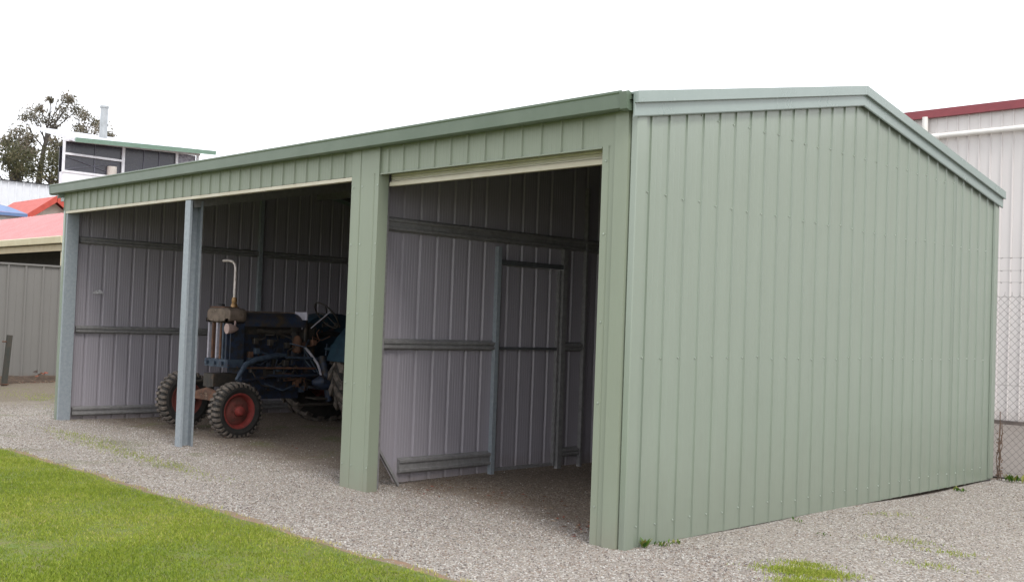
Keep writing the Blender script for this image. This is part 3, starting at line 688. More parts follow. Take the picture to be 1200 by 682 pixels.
# frame, front bolster and axle
mb = MB(); mb.box(CX-.11, CX+.11, .95, 1.45, .56, .72, bev=.03); mb.tube([(CX, 1.0, .58), (CX, 1.0, .40)], .05, 12); tb('front_bolster', mb, GREASE)
mb = MB()
mb.tube([(-7.86, 1.0, .40), (-7.6, .98, .46), (CX, .97, .50), (-7.12, .98, .46), (-6.88, 1.02, .39)], [.035, .045, .055, .045, .035], 10)
mb.box(-7.72, -7.0, .93, 1.02, .40, .47, bev=.01)
tb('front_axle', mb, RUST, smooth=True)
for x in (-7.86, -6.88):
    mb = MB(); mb.tube([(x, 1.01, .30), (x, 1.01, .60)], .03, 10); mb.tube([(x, 1.01, .58), (x+.02, 1.2, .60)], .018, 8); tb('steering_knuckle', mb, GREASE)
mb = MB(); mb.tube([(-7.84, 1.2, .60), (-6.86, 1.2, .60)], .014, 8); tb('tie_rod', mb, GREASE)
# drag link sweeping up to the steering box
mb = MB(); mb.tube([(-6.92, 1.10, .66), (-6.98, 1.25, .84), (-7.02, 1.42, .90), (-7.04, 1.72, .95), (-7.06, 1.86, .95)], [.022, .034, .038, .036, .026], 10); tb('steering_arm', mb, BLUEL, smooth=True)
mb = MB(); mb.tube([(-7.02, 1.84, .93), (-7.03, 2.25, .92), (-7.05, 2.5, .88)], .016, 8); tb('drag_link', mb, BLUEL, smooth=True)
mb = MB(); mb.tube([(-6.98, 1.12, .62), (-7.0, 1.6, .70), (-7.02, 2.45, .70)], .02, 8); tb('frame_rod', mb, BLUE, smooth=True)
mb = MB(); mb.tube([(-7.03, 1.3, .80), (-7.04, 2.3, .79)], .013, 6); tb('frame_rod', mb, RUST)
# engine
mb = MB(); mb.box(CX-.17, CX+.17, 1.30, 2.25, .50, .88, bev=.03); mb.box(CX-.13, CX+.13, 1.32, 2.2, .40, .50, bev=.03)
for k in range(9): mb.tube([(CX+.17, 1.38+k*.1, .53), (CX+.183, 1.38+k*.1, .53)], .011, 6)
tb('crankcase', mb, BLUE)
mb = MB(); mb.box(CX-.15, CX+.15, 1.34, 2.05, .88, 1.20, bev=.02); mb.box(CX+.15, CX+.165, 1.42, 2.0, .93, 1.12)
for k in range(4): mb.tube([(CX+.165, 1.5+k*.14, 1.02), (CX+.18, 1.5+k*.14, 1.02)], .02, 8)
tb('engine_block', mb, BLUE)
mb = MB(); mb.box(CX-.13, CX+.16, 1.36, 2.02, 1.20, 1.30, bev=.015)
for k in range(4): mb.tube([(CX+.10, 1.46+k*.15, 1.30), (CX+.10, 1.46+k*.15, 1.34), (CX+.12, 1.46+k*.15, 1.37)], [.02, .013, .01], 8)
mb.box(CX+.17, CX+.20, 1.85, 1.90, 1.16, 1.28)
tb('cylinder_head', mb, GREASE)
mb = MB(); mb.tube([(CX+.21, 1.5, 1.25), (CX+.22, 1.75, 1.23), (CX+.21, 1.98, 1.25)], [.028, .033, .028], 10); mb.tube([(CX+.2, 1.86, 1.27), (CX+.2, 1.86, 1.21)], .02, 8); tb('manifold', mb, GREASE, smooth=True)
mb = MB(); mb.tube([(CX+.24, 2.06, .98), (CX+.24, 2.06, 1.0), (CX+.24, 2.06, 1.15), (CX+.24, 2.06, 1.18), (CX+.24, 2.06, 1.2)], [.04, .06, .06, .04, .02], 16); mb.tube([(CX+.2, 2.06, 1.08), (CX+.1, 2.06, 1.08)], .03, 8); tb('fuel_filter', mb, RUST, smooth=True)
mb = MB(); mb.tube([(CX+.20, 1.62, .72), (CX+.20, 1.85, .72)], .06, 14); mb.tube([(CX+.20, 1.85, .72), (CX+.20, 1.9, .72)], .03, 10); tb('starter_motor', mb, GREASE, smooth=True)
# bonnet: tank-shaped cowl
mb = MB()
sec = []
for a in range(13):
    th = math.pi*(a/12); sec.append((CX+.235*math.cos(th), 1.36+.115*math.sin(th)))
sec = [(CX+.235, 1.30)]+sec+[(CX-.235, 1.30)]
n_ = len(sec); v = [(x, 1.305, z-.0) for x, z in sec]+[(x, 2.18, z+.005) for x, z in sec]
mb.add(v, [(i, n_+i, n_+i+1, i+1) for i in range(n_-1)]+[tuple(range(n_)), tuple(range(n_, 2*n_))[::-1]])
tb('bonnet', mb, mat('bonnet_blue', (.02, .034, .07), (.06, .045, .03), scale=5, rough=.55, c3=(.10, .07, .045), lo=.4, hi=.62), smooth=True)
mb = MB(); mb.tube([(CX+.05, 1.31, 1.478), (CX+.04, 2.17, 1.482)], .012, 6); tb('bonnet_hinge', mb, RUSTG)
# exhaust and intake
mb = MB(); mb.tube([(CX+.14, 1.20, 1.635), (CX+.14, 1.20, 2.00), (CX+.135, 1.195, 2.05), (CX+.11, 1.18, 2.085), (CX+.06, 1.15, 2.10), (CX-.01, 1.11, 2.095)], [.019, .019, .019, .019, .018, .018], 12); tb('exhaust_pipe', mb, CHROME, smooth=True)
mb = MB(); mb.tube([(CX+.14, 1.20, 1.53), (CX+.14, 1.20, 1.56), (CX+.14, 1.20, 1.58), (CX+.14, 1.20, 1.61), (CX+.14, 1.20, 1.65)], [.045, .04, .028, .036, .026], 14); tb('exhaust_collar', mb, BRASS, smooth=True)
# bell housing, gearbox, rear
mb = MB(); mb.tube([(CX, 2.2, .78), (CX, 2.28, .78), (CX, 2.45, .74), (CX, 2.55, .72)], [.24, .25, .20, .19], 20); mb.box(CX-.18, CX+.18, 2.5, 3.2, .50, .92, bev=.04); tb('gearbox', mb, BLUE)
mb = MB(); mb.tube([(-6.95, 2.2, .62), (-6.93, 2.3, .62), (-6.93, 2.42, .60)], [.03, .09, .08], 12); mb.tube([(-7.0, 2.36, .95), (-6.95, 2.40, .70), (-6.95, 2.46, .38)], [.05, .055, .045], 10); tb('pulley_housing', mb, BLUE, smooth=True)
mb = MB(); mb.tube([(-6.95, 2.52, 1.02), (-6.95, 2.52, .62)], .02, 8); mb.tube([(-7.05, 2.44, 1.04), (-6.88, 2.58, 1.04)], .018, 8); tb('foot_lever', mb, TEAL)
mb = MB(); mb.tube([(-6.9, 3.13, .70), (-7.2, 3.13, .70), (-7.36, 3.13, .70), (-7.6, 3.13, .70), (-7.9, 3.13, .70)], [.10, .14, .22, .14, .10], 16); tb('rear_axle', mb, BLUE, smooth=True)
mb = MB(); mb.tube([(-6.98, 2.0, .33), (-6.98, 2.9, .35)], .018, 8); mb.box(-7.18, -6.92, 2.25, 2.75, .40, .42); tb('footboard', mb, GREASE)
mb = MB()
for pts in (((-7.16, 2.14, 1.16), (-7.10, 2.16, 1.02), (-7.05, 2.25, .86), (-7.03, 2.36, .70)), ((-7.2, 2.22, 1.1), (-7.12, 2.18, .9), (-7.05, 2.3, .74)), ((-7.1, 2.5, 1.1), (-7.06, 2.46, .95), (-7.05, 2.42, .8), (-7.0, 2.4, .7)), ((-7.12, 1.95, 1.1), (-7.0, 2.1, 1.06), (-7.1, 2.22, 1.15)), ((-7.1, 1.6, .6), (-7.0, 1.8, .52), (-7.05, 2.0, .58))):
    mb.tube(pts, .010, 6)
tb('pipework', mb, BLUEL, smooth=True)
mb = MB(); mb.tube([(-7.14, 2.12, 1.12), (-7.06, 2.2, 1.0), (-7.0, 2.30, .85), (-6.98, 2.36, .68)], .017, 8); mb.tube([(-7.14, 2.12, 1.12), (-7.1, 2.06, .98)], .014, 6); tb('clutch_lever', mb, PALE, smooth=True)
for k_ in range(30):
    mb = MB(); q_ = random.Random(40+k_); y_ = q_.uniform(1.35, 2.6); z_ = q_.uniform(.5, 1.15); x_ = -7.15+q_.uniform(0, .09)
    pt = [(x_, y_, z_)]
    for j_ in range(4): pt.append((x_+q_.uniform(-.03, .04), pt[-1][1]+q_.uniform(-.05, .16), pt[-1][2]+q_.uniform(-.12, .10)))
    mb.tube(pt, q_.uniform(.006, .014), 6); mb.box(x_-.03, x_+.03, y_-.03, y_+.035, z_-.03, z_+.04, bev=.006)
    tb('fitting', mb, (GREASE, BLUE, BLUEL, RUST, GREASE)[k_ % 5], smooth=False)
# dash, plate, steering
mb = MB(); mb.box(CX-.2, CX+.2, 2.19, 2.24, 1.05, 1.44, bev=.01); mb.box(CX-.12, CX+.12, 2.24, 2.42, .9, 1.36, bev=.02); tb('dash_panel', mb, GREASE)
mb = MB(); mb.box(CX+.05, CX+.33, 2.13, 2.145, 1.40, 1.50); mb.tube([(CX+.2, 2.14, 1.40), (CX+.2, 2.15, 1.28)], .01, 6); tb('number_plate_bracket', mb, PALE)
mb = MB(); mb.tube([(CX+.02, 2.2, 1.18), (CX+.05, 2.62, 1.46)], .02, 8); tb('steering_column', mb, GREASE)
mb = MB()
cs = Vector((CX+.05, 2.62, 1.47)); ax = Vector((.03, .6, .5)).normalized(); aa = ax.orthogonal().normalized(); bb = ax.cross(aa)
ring = [cs+(aa*math.cos(k*math.pi/14)+bb*math.sin(k*math.pi/14))*.21 for k in range(29)]
mb.tube(ring, .012, 6, caps=False)
for k in (0, 9, 19): mb.tube([cs, ring[k]], .009, 6)
tb('steering_wheel', mb, PALE if False else GREASE, smooth=True)
mb = MB(); mb.tube([(CX+.25, 2.25, 1.30), (CX+.30, 2.5, 1.52)], .008, 6); tb('throttle_lever', mb, PALE)
# fenders
for s_ in (1, -1):
    mb = MB(); x0 = CX+s_*.47; x1 = CX+s_*.86
    n_ = 12; P = []
    for k in range(n_+1):
        a = R(165-150*k/n_); P.append((3.13+.80*-math.cos(a)*-1*1, .72+.80*math.sin(a)))
    P = [(3.13-.80*math.cos(R(15+140*k/n_)), .70+.80*math.sin(R(15+140*k/n_))) for k in range(n_+1)]
    v = []
    for y, z in P: v += [(x0, y, z), (x1, y, z), (x1, y+.0, z-.012), (x0, y, z-.012)]
    f = []
    for k in range(n_):
        for i in range(4): f.append((4*k+i, 4*k+(i+1) % 4, 4*k+4+(i+1) % 4, 4*k+4+i))
    mb.add(v, f)
    # inner side plate
    v = [(x0, 3.13, .75)]+[(x0, y, z-.006) for y, z in P]; mb.add(v, [(0, i, i+1) for i in range(1, n_+1)])
    tb('fender', mb, TEAL)
mb = MB(); mb.tube([(-6.96, 2.46, 1.06), (-6.93, 2.62, 1.16), (-6.9, 2.78, 1.36)], [.02, .05, .03], 8); tb('fender_stay', mb, TEAL)
mb = MB(); mb.tube([(CX, 2.95, .9), (CX, 3.15, 1.0), (CX, 3.2, 1.1)], .03, 8)
mb.M = Matrix.Translation((CX, 3.2, 1.12)); mb.lathe([(.05, .2), (.01, .18), (0, .12), (0, 0)], 'Z', 20); mb.M = Matrix.Identity(4); tb('seat', mb, GREASE, smooth=True)

# ================================================================== FENCE, RIGHT
WIRE = mat('fence_wire', (.16, .145, .14), (.11, .095, .09), scale=30, rough=.6, metal=.2)
fn = thing('chain_link_fence', 'chain link fence with strands of wire above, behind the shed', 'fence', (0, 6.16, 0))
mb = MB(); x0, x1, zb, zt_ = -.35, 7.0, .0, 1.95; pit = .078; hh = zt_-zb
rrr = .0017
def wire(mb, a, b, r=rrr):
    a, b = Vector(a), Vector(b); t = (b-a).normalized(); n1 = Vector((0, 1, 0)); n2 = t.cross(n1)
    v = []
    for p in (a, b):
        for k in range(3):
            th = k*2.094; v.append(tuple(p+n1*math.cos(th)*r+n2*math.sin(th)*r))
    mb.add(v, [(0, 1, 4, 3), (1, 2, 5, 4), (2, 0, 3, 5)])
k = x0-hh
while k < x1:
    for dr_ in (1, -1):
        xa, xb = (k, k+hh) if dr_ > 0 else (k+hh, k)
        za, zc = zb, zt_
        # clip
        pa, pb = [xa, za], [xb, zc]
        def clip(p, q):
            for lim, s_ in ((x0, 1), (x1, -1)):
                if (p[0]-lim)*s_ < 0:
                    if abs(q[0]-p[0]) < 1e-9 or (q[0]-lim)*s_ < 0: return None
                    t = (lim-p[0])/(q[0]-p[0]); p = [lim, p[1]+(q[1]-p[1])*t]
            return p
        A_, B_ = clip(pa, pb), clip(pb, pa)
        if A_ and B_ and abs(A_[0]-B_[0]) > .01: wire(mb, (A_[0], .002*dr_, A_[1]), (B_[0], .002*dr_, B_[1]))
        if A_ and B_ and x0 < k < x1 and dr_ > 0: pass
    k += pit
k = x0-hh
while k < x1:       # cut wire ends standing above the top knuckles
    xx = k+hh
    if x0 < xx < x1: wire(mb, (xx, 0, zt_-.01), (xx+random.uniform(-.006, .006), 0, zt_+.035))
    k += pit
mb.build('mesh_panel', WIRE, fn)
for z in (1.93, 1.0, .08):
    mb = MB(); mb.tube([(x0, -.004, z), (x1, -.004, z)], .0018, 4); mb.build('strand_wire', WIRE, fn)
for z in (2.09, 2.215, 2.35):
    mb = MB(); mb.tube([(x0, 0, z), (1.5, 0, z-.012), (x1, 0, z)], .0017, 4)
    xx = x0+.05
    while xx < x1:
        for q in range(2):
            a = random.uniform(0, 3.1); dx, dz = .013*math.cos(a), .013*math.sin(a); wire(mb, (xx-dx, -.006, z-.008-dz), (xx+dx, .006, z-.008+dz), .0016)
        xx += .1
    mb.build('barbed_wire', WIRE, fn)
for xx in (-.3, 2.7, 5.7):
    mb = MB(); mb.tube([(xx, .03, -.1), (xx, .03, 2.42)], .024, 12); mb.build('post', GALV, fn, smooth=True)

# ================================================================== WHITE WAREHOUSE, RIGHT
WHITE = sheet_mat('white_cladding', (.64, .61, .595), .5, (.40, .35, .32), dirt_shade_top=.3, amt=.6)
MAROON = mat('maroon_fascia', (.25, .045, .055), (.21, .04, .05), rough=.45)
PVC = mat('white_pipe', (.78, .76, .73), (.70, .68, .64), rough=.4)
wb = thing('white_warehouse', 'large white ribbed metal warehouse with maroon roof edge behind the green shed', 'warehouse', (-3.2, 14, 0))
mb = MB(); ribbed(mb, (-18, 0, 0), (1, 0, 0), (0, -1, 0), 42, .06, 5.6, off=.1, ribh=.022, two=False, nm=0); mb.box(-18, 24, .01, 18, 0, 5.5)
mb.build('wall', WHITE, wb)
mb = MB(); mb.box(-18.1, 24.1, -.10, .02, 5.56, 5.71); mb.build('fascia', MAROON, wb)
mb = MB(); mb.add([(-18.1, -.1, 5.712), (24.1, -.1, 5.712), (24.1, 18.1, 5.9), (-18.1, 18.1, 5.9)], [(0, 1, 2, 3)]); mb.build('roof', MAROON, wb)
mb = MB(); mb.tube([(-1.28, -.09, 5.2), (24, -.09, 5.26)], .05, 12); mb.tube([(-1.28, -.09, 5.58), (-1.28, -.09, 5.16)], .055, 12); mb.tube([(-1.45, -.09, 5.195), (-1.0, -.09, 5.195)], .06, 12)
mb.build('drain_pipe', PVC, wb, smooth=True)
CONC = mat('concrete_plinth', (.17, .14, .125), (.12, .10, .09), rough=.9, bump=.3)
mb = MB(); mb.box(-18, 24, -.06, -.03, -.05, .055); mb.build('plinth', CONC, wb)

# ================================================================== LEFT BACKGROUND
FGREY = sheet_mat('fence_grey', (.185, .178, .168), .6, (.12, .09, .06), dirt_shade_top=.15, spec=.3)
fl = thing('steel_fence', 'tall grey ribbed steel fence at the left beyond the yard', 'fence', (-17, 0, 0))
mb = MB(); ribbed(mb, (0, -9, 0), (0, 1, 0), (1, 0, 0), 19, .08, 2.22, off=.05, ribh=.03, two=False, nm=1, minor=.004, pitch=.33, rw=.06); mb.build('sheet_panel', FGREY, fl)
mb = MB(); mb.box(-.03, .04, -9, 10, 2.22, 2.255, bev=.008); mb.build('top_rail', FGREY, fl)
mb = MB(); mb.box(-.03, .04, -9, 10, .03, .08); mb.build('bottom_rail', mat('rail_brown', (.14, .10, .08), rough=.8), fl)
for y in (-6.4, -4, -1.6, .4, 2.75, 5.2, 7.6):
    mb = MB(); mb.box(-.06, -.005, y-.03, y+.03, 0, 2.24); mb.build('post', FGREY, fl)
# carport with pink-red roof
PINK = mat('pink_roof', (.57, .265, .27), (.51, .23, .235), scale=3, rough=.45)
CRM2 = mat('cream_gutter', (.62, .56, .38), (.56, .49, .32), rough=.4)
cp = thing('carport', 'open carport with faded pink roof and cream gutter behind the grey fence', 'carport', (-18.5, 3.6, 0))
mb = MB()
Lc = 12.0
ribbed(mb, (-Lc, -.05, 2.94), (1, 0, 0), (0, -.49, .87), Lc, 0, 1.62, off=.1, ribh=.02, two=True, up=(0, .87, .49), nm=0, mi=(0, 1)); mb.build('roof', [PINK, ROOFIN], cp)
mb = MB(); mb.extrude([(0, y, z) for y, z in [(0, 2.80), (-.10, 2.79), (-.115, 2.80), (-.13, 2.93), (-.115, 2.945), (0, 2.945)]], (-Lc, 0, 0), (.06, 0, 0)); mb.build('gutter', CRM2, cp)
mb = MB(); mb.box(-Lc, 0, .004, .04, 2.64, 2.785); mb.build('fascia', mat('fascia_tan', (.50, .42, .27), (.44, .36, .22), rough=.5), cp)
for x in (-.3, -5.3, -10.3): 
    mb = MB(); mb.box(x-.05, x+.05, .05, .15, 0, 2.64); mb.build('post', CRM2, cp)
mb = MB(); mb.box(-Lc, 0, 1.3, 1.36, 0, 3.5); mb.build('back_wall', mat('shade_wall', (.03, .028, .026), rough=.8), cp)  # near-black colour stands in for the shade of a deep carport
mb = MB(); mb.add([(-.02, 0.02, 2.64), (-.02, 1.3, 2.64), (-.02, 1.3, 3.6), (-.02, .02, 2.9)], [(0, 1, 2, 3)]); mb.build('gable_infill', PINK, cp)
# red roofed house with dutch gable
REDR = mat('red_roof', (.50, .07, .045), (.42, .055, .035), scale=5, rough=.5)
CRW = mat('cream_gable', (.72, .66, .58), rough=.6)
rh = thing('red_roofed_house', 'house with bright red pitched roof and small cream gable beyond the carport', 'house', (-38, 10.9, 0))
mb = MB(); mb.box(-4.5, -.3, -1.0, 1.0, 0, 4.75); mb.build('wall', CRW, rh)
mb = MB(); t_ = .10
for s_ in (-1, 1):
    P_ = [(.1, 0, 5.60), (.1, s_*1.25, 4.68), (-4.5, s_*1.25, 4.68), (-4.5, 0, 5.60)]
    mb.add(P_+[(x, y, z+t_) for x, y, z in P_], [(0, 1, 2, 3), (4, 7, 6, 5), (0, 4, 5, 1), (1, 5, 6, 2), (2, 6, 7, 3)])
mb.build('roof', REDR, rh)
mb = MB(); mb.add([(-.28, -1.0, 4.75), (-.28, 1.0, 4.75), (-.28, 0, 5.52)], [(0, 1, 2)]); mb.build('gable', CRW, rh)
for s_ in (-1, 1):
    mb = MB(); mb.extrude([(.10, 0, -.14), (.16, 0, -.14), (.16, 0, .12), (.10, 0, .12)], (0, s_*.01, 5.60), (0, s_*1.27, 4.66)); mb.build('barge_board', REDR, rh)
# blue roofed shed
BLR = mat('blue_roof', (.13, .21, .40), (.11, .18, .34), rough=.5)
bs = thing('blue_roofed_shed', 'small beige shed with faded blue roof at the far left', 'shed', (-36, 5, 0))
mb = MB(); mb.box(-4.2, 0, -7, 3.9, 0, 4.62); mb.build('wall', mat('beige_wall', (.42, .38, .36), rough=.7), bs)
mb = MB(); mb.add([(.1, -7, 4.90), (.1, 3.5, 4.74), (.1, 4.1, 4.74), (-1.2, 3.9, 5.05), (-4, 3.5, 5.50), (-4, -7, 5.50)], [(0, 1, 2, 3, 4, 5)])
mb.box(.02, .12, -7, 4.1, 4.62, 4.735); mb.build('roof', BLR, bs)
# long white shed
WHT = mat('white_ribbed', (.78, .80, .84), (.74, .76, .80), rough=.5)
ws = thing('white_shed', 'long low bright white ribbed shed below the trees at far left', 'shed', (-50, 2, 0))
mb = MB(); ribbed(mb, (0, -12, 0), (0, 1, 0), (1, 0, 0), 27, 0, 7.4, off=.2, ribh=.06, two=False, nm=0, pitch=.36, rw=.1); mb.box(-8, -.01, -12, 15, 0, 7.3); mb.build('wall', WHT, ws)
mb = MB(); mb.add([(.15, -12, 7.41), (.15, 15, 7.44), (-8, 15, 7.9), (-8, -12, 7.87)], [(0, 1, 2, 3)]); mb.build('roof', mat('grey_roof', (.35, .36, .36), rough=.6), ws)
# raised lookout building with skillion roof
WF = mat('white_frame', (.80, .80, .84), rough=.4)
GLASS = mat('dark_screen', (.035, .035, .05), (.05, .05, .06), rough=.25, spec=.6)
lo = thing('raised_pavilion', 'raised pavilion with white frames, dark screens and sloping green edged roof', 'pavilion', (-40, 11.88, 0))
# local: x = depth (towards -x is back), y along the front ; front plane x=0, length 6.1
mb = MB(); mb.box(-.35, 0, .02, 6.0, 0, 6.95); 
mb.build('lower_wall', WHT, lo)
mb = MB(); mb.box(-3.0, -2.95, 1.0, 6.0, 6.95, 8.4); mb.build('back_screen', GLASS, lo)
def ftop(y): return 8.28+y*.032
for y, w_ in ((.04, .09), (2.56, .12), (5.0, .10), (6.0, .10)):
    mb = MB(); mb.box(-.06, .02, y-w_/2, y+w_/2, 6.9, ftop(y)+.05); mb.build('frame_post', WF, lo)
mb = MB(); mb.box(-.05, .03, .0, 6.05, 6.93, 7.02); mb.build('sill', WF, lo)
mb = MB(); mb.box(-.05, .03, .085, 2.5, 7.66, 7.75); mb.build('transom', WF, lo)
mb = MB(); mb.extrude([(-.05, 0, -.04), (.03, 0, -.04), (.03, 0, .06), (-.05, 0, .06)], (0, 0, ftop(0)-.03), (0, 6.1, ftop(6.1)-.03)); mb.build('head_rail', WF, lo)
mb = MB(); mb.add([(-.08, .08, 7.02), (-.08, 5.0, 7.02), (-.08, 5.0, ftop(5)), (-.08, .08, ftop(0))], [(0, 1, 2, 3)]); mb.build('screen', GLASS, lo)
for y in (1.35, 3.5, 4.2): 
    mb = MB(); mb.box(-.075, -.05, y-.02, y+.02, 7.02, ftop(y)-.05); mb.build('mullion', mat('grey_mullion', (.12, .12, .15), rough=.5), lo)
mb = MB(); mb.tube([(-.06, .1, 7.05), (-.06, 2.5, 7.6)], .02, 6); mb.tube([(-.06, .1, 7.6), (-.06, 2.4, 7.05)], .02, 6); mb.build('brace', bpy.data.materials['grey_mullion'], lo)
mb = MB(); mb.tube([(.0, 2.08, 6.98), (.0, 2.08, 7.40)], .2, 16); mb.build('water_drum', mat('cream_drum', (.6, .55, .5), rough=.5), lo, smooth=True)
mb = MB(); mb.box(-.04, .04, 3.3, 3.38, 7.0, 7.32); mb.box(-.04, .04, 3.38, 4.5, 7.24, 7.32); mb.box(-.04, .04, 4.5, 5.2, 7.2, 7.3); mb.build('window_frame', WF, lo)
mb = MB(); mb.box(-.04, -.02, 3.38, 4.5, 7.02, 7.24); mb.build('pane', DARKM, lo)
mb = MB(); mb.box(-.07, -.02, 5.08, 5.9, 7.9, 8.38); mb.build('screen', mat('pale_louver', (.35, .34, .38), (.15, .14, .18), scale=9, rough=.5), lo)
# roof slab and gutter
mb = MB()
A = (-4.0, .3, 9.16); B = (.6, .22, 8.20); Cc = (.6, 6.45, 8.50); D = (-4.0, 6.6, 9.0)
th = .10
mb.add([A, B, Cc, D]+[(x, y, z+th) for x, y, z in (A, B, Cc, D)], [(0, 1, 2, 3), (4, 7, 6, 5), (0, 4, 5, 1), (1, 5, 6, 2), (2, 6, 7, 3), (3, 7, 4, 0)])
mb.build('roof', mat('roof_white', (.60, .61, .67), rough=.4), lo)
mb = MB(); mb.extrude([(0, 0, -.06), (.12, 0, -.08), (.16, 0, .1), (0, 0, .1)], (.58, .22, 8.21), (.58, 6.5, 8.51)); mb.build('gutter', mat('sage_gutter', (.22, .34, .27), rough=.4), lo)
mb = MB(); mb.extrude([(0, -.02, -.06), (0, -.02, .1), (0, .03, .1), (0, .03, -.06)], (.6, .22, 8.22), (-4.0, .3, 9.19)); mb.build('barge_board', WF, lo)
mb = MB(); mb.tube([(-1.2, 2.15, 8.3), (-1.2, 2.15, 10.05)], .16, 16); mb.tube([(-1.2, 2.15, 10.05), (-1.2, 2.15, 10.14)], .19, 16); mb.build('flue', mat('flue_steel', (.42, .44, .45), rough=.35, metal=.6), lo, smooth=True)

# ---- trees
BARK = mat('gum_bark', (.10, .085, .075), (.05, .045, .04), scale=3, rough=.9)
LEAFA = grass_mat('gum_leaves', (.10, .095, .07), (.20, .185, .13), (.30, .24, .20))
LEAFB = grass_mat('bush_leaves', (.045, .05, .028), (.10, .10, .05), (.18, .15, .09))
def leafcloud(name, blobs, per, size, mt, parent, seed, shell=.35, org=(0, 0, 0)):
    r_ = np.random.default_rng(seed); P = []; T = []
    for (x, y, z, rad) in blobs:
        # clumps inside every blob
        nc = max(4, int(per/22)); cc = r_.normal(0, 1, (nc, 3)); cc /= np.linalg.norm(cc, axis=1)[:, None]; cc *= (r_.random(nc)**.5)[:, None]*rad; cc[:, 2] *= .75
        m_ = 22; q = cc[:, None, :]+r_.normal(0, rad*shell*.55, (nc, m_, 3)); q = q.reshape(-1, 3)+np.array([x, y, z])
        P.append(q); T.append(np.repeat(r_.random(nc), m_)*.75+r_.random(nc*m_)*.25)
    P = np.concatenate(P)-np.array(org); T = np.concatenate(T); n = len(P)
    a = r_.normal(0, 1, (n, 3)); a /= np.linalg.norm(a, axis=1)[:, None]; b = np.cross(a, r_.normal(0, 1, (n, 3))); b /= np.linalg.norm(b, axis=1)[:, None]
    s_ = (size*r_.uniform(.6, 1.4, n))[:, None]
    V = np.stack([P-a*s_, P+b*s_*.35, P+a*s_, P-b*s_*.35], 1).astype(np.float32)
    me = bpy.data.meshes.new(name); me.vertices.add(4*n); me.vertices.foreach_set('co', V.ravel())
    me.loops.add(4*n); me.loops.foreach_set('vertex_index', np.arange(4*n, dtype=np.int32)); me.polygons.add(n); me.polygons.foreach_set('loop_start', (np.arange(n)*4).astype(np.int32))
    at = me.attributes.new('tint', 'FLOAT', 'POINT'); at.data.foreach_set('value', np.repeat(T, 4).astype(np.float32))
    me.update(calc_edges=True); me.validate(); me.materials.append(mt)
    o = bpy.data.objects.new(name, me); C.objects.link(o); o.parent = parent; return o
PF = [(21.2, 14.3, .51), (20.8, 13.8, .31), (22.4, 15.3, .2), (23.2, 15.5, .36), (23.8, 15.5, .31), (23.0, 14.7, .46), (23.4, 14.3, .51), (22.7, 13.9, .36), (21.5, 13.9, .46), (24.3, 14.9, .41), (24.8, 14.8, .51), (25.7, 15.0, .39), (25.9, 14.5, .39), (25.0, 13.9, .51), (25.7, 13.7, .46), (24.4, 13.5, .4), (23.1, 13.5, .36), (22.0, 14.7, .26), (26.6, 14.3, .4), (26.9, 13.6, .45), (27.5, 13.9, .35), (26.2, 13.1, .5)]
MID = [(20.0, 12.5, .61), (19.7, 12.0, .51), (20.5, 12.0, .61), (21.2, 12.5, .51), (20.1, 11.4, .61), (22.7, 12.3, .51), (23.1, 11.9, .61), (21.4, 11.7, .45), (22.6, 11.4, .51), (23.3, 11.1, .61), (20.7, 11.2, .51), (19.7, 10.9, .51), (24.0, 12.4, .5)]
rq = random.Random(5)
def gum(org, blobs, label, seed, sway):
    t = thing('gum_tree', label, 'tree', org, 'gum trees behind the pavilion')
    leafcloud('crown', blobs, 200, .10, LEAFA, t, seed, shell=.85, org=org)
    tk = MB(); x0, y0 = org[0], org[1]
    sp_ = [(0, 0, -.2), (.1, .05, 5), (0, sway*.3, 10), (0, sway*.6, 12), (.0, sway, 13.4)]
    tk.tube(sp_, [.34, .28, .2, .14, .09], 10); tk.build('trunk', BARK, t, smooth=True)
    lb = MB()
    for (bx, by, bz, br) in blobs:
        hz = min(13.2, max(8.5, bz-1.4-rq.random()*1.2)); k = min(1, max(0, (hz-10)/3.4)); st = (0, sway*k if k > 0 else sway*.3*hz/10, hz)
        e = (bx-x0, by-y0, bz); mid = tuple((st[i]*.5+e[i]*.5)+(rq.uniform(-.12, .12)) for i in range(3))
        lb.tube([st, mid, e], [.055, .035, .012], 5)
        for _ in range(4):
            e2 = tuple(e[i]+rq.uniform(-br, br) for i in range(3)); lb.tube([mid, tuple((mid[i]+e2[i])/2+rq.uniform(-.1, .1) for i in range(3)), e2], [.02, .014, .005], 4)
    lb.build('limbs', BARK, t, smooth=True)
    return t
gum((-70, 21.9, 0), [(-70+rq.uniform(-1, 1), y, z, r_) for y, z, r_ in PF if y < 24.6], 'tall sparse gum tree rising above the left end of the pavilion roof', 11, .7)
gum((-71.5, 25.0, 0), [(-71+rq.uniform(-1, 1), y, z, r_) for y, z, r_ in PF if y >= 24.6], 'sparse gum tree crown around the steel flue', 12, .5)
def bush(org, blobs, label, seed):
    t = thing('bushy_tree', label, 'tree', org, 'dense trees at the far left')
    leafcloud('crown', blobs, 380, .11, LEAFB if seed % 2 else LEAFA, t, seed, shell=.6, org=org)
    tk = MB(); tk.tube([(0, 0, -.2), (.1, 0, 5), (0, .1, 9.5)], [.3, .22, .1], 8)
    for (bx, by, bz, br) in blobs: tk.tube([(0, 0, min(9, bz-1.5)), (bx-org[0], by-org[1], bz)], [.08, .02], 5)
    tk.build('trunk', BARK, t, smooth=True)
bush((-69, 20.0, 0), [(-69+rq.uniform(-1, 1), y, z, r_) for y, z, r_ in MID if y < 21.3], 'bushy olive tree at the left edge of the photo above the white shed', 22)
bush((-69, 23.0, 0), [(-69+rq.uniform(-1, 1), y, z, r_) for y, z, r_ in MID if y >= 21.3], 'olive tree filling the gap left of the pavilion wall', 24)
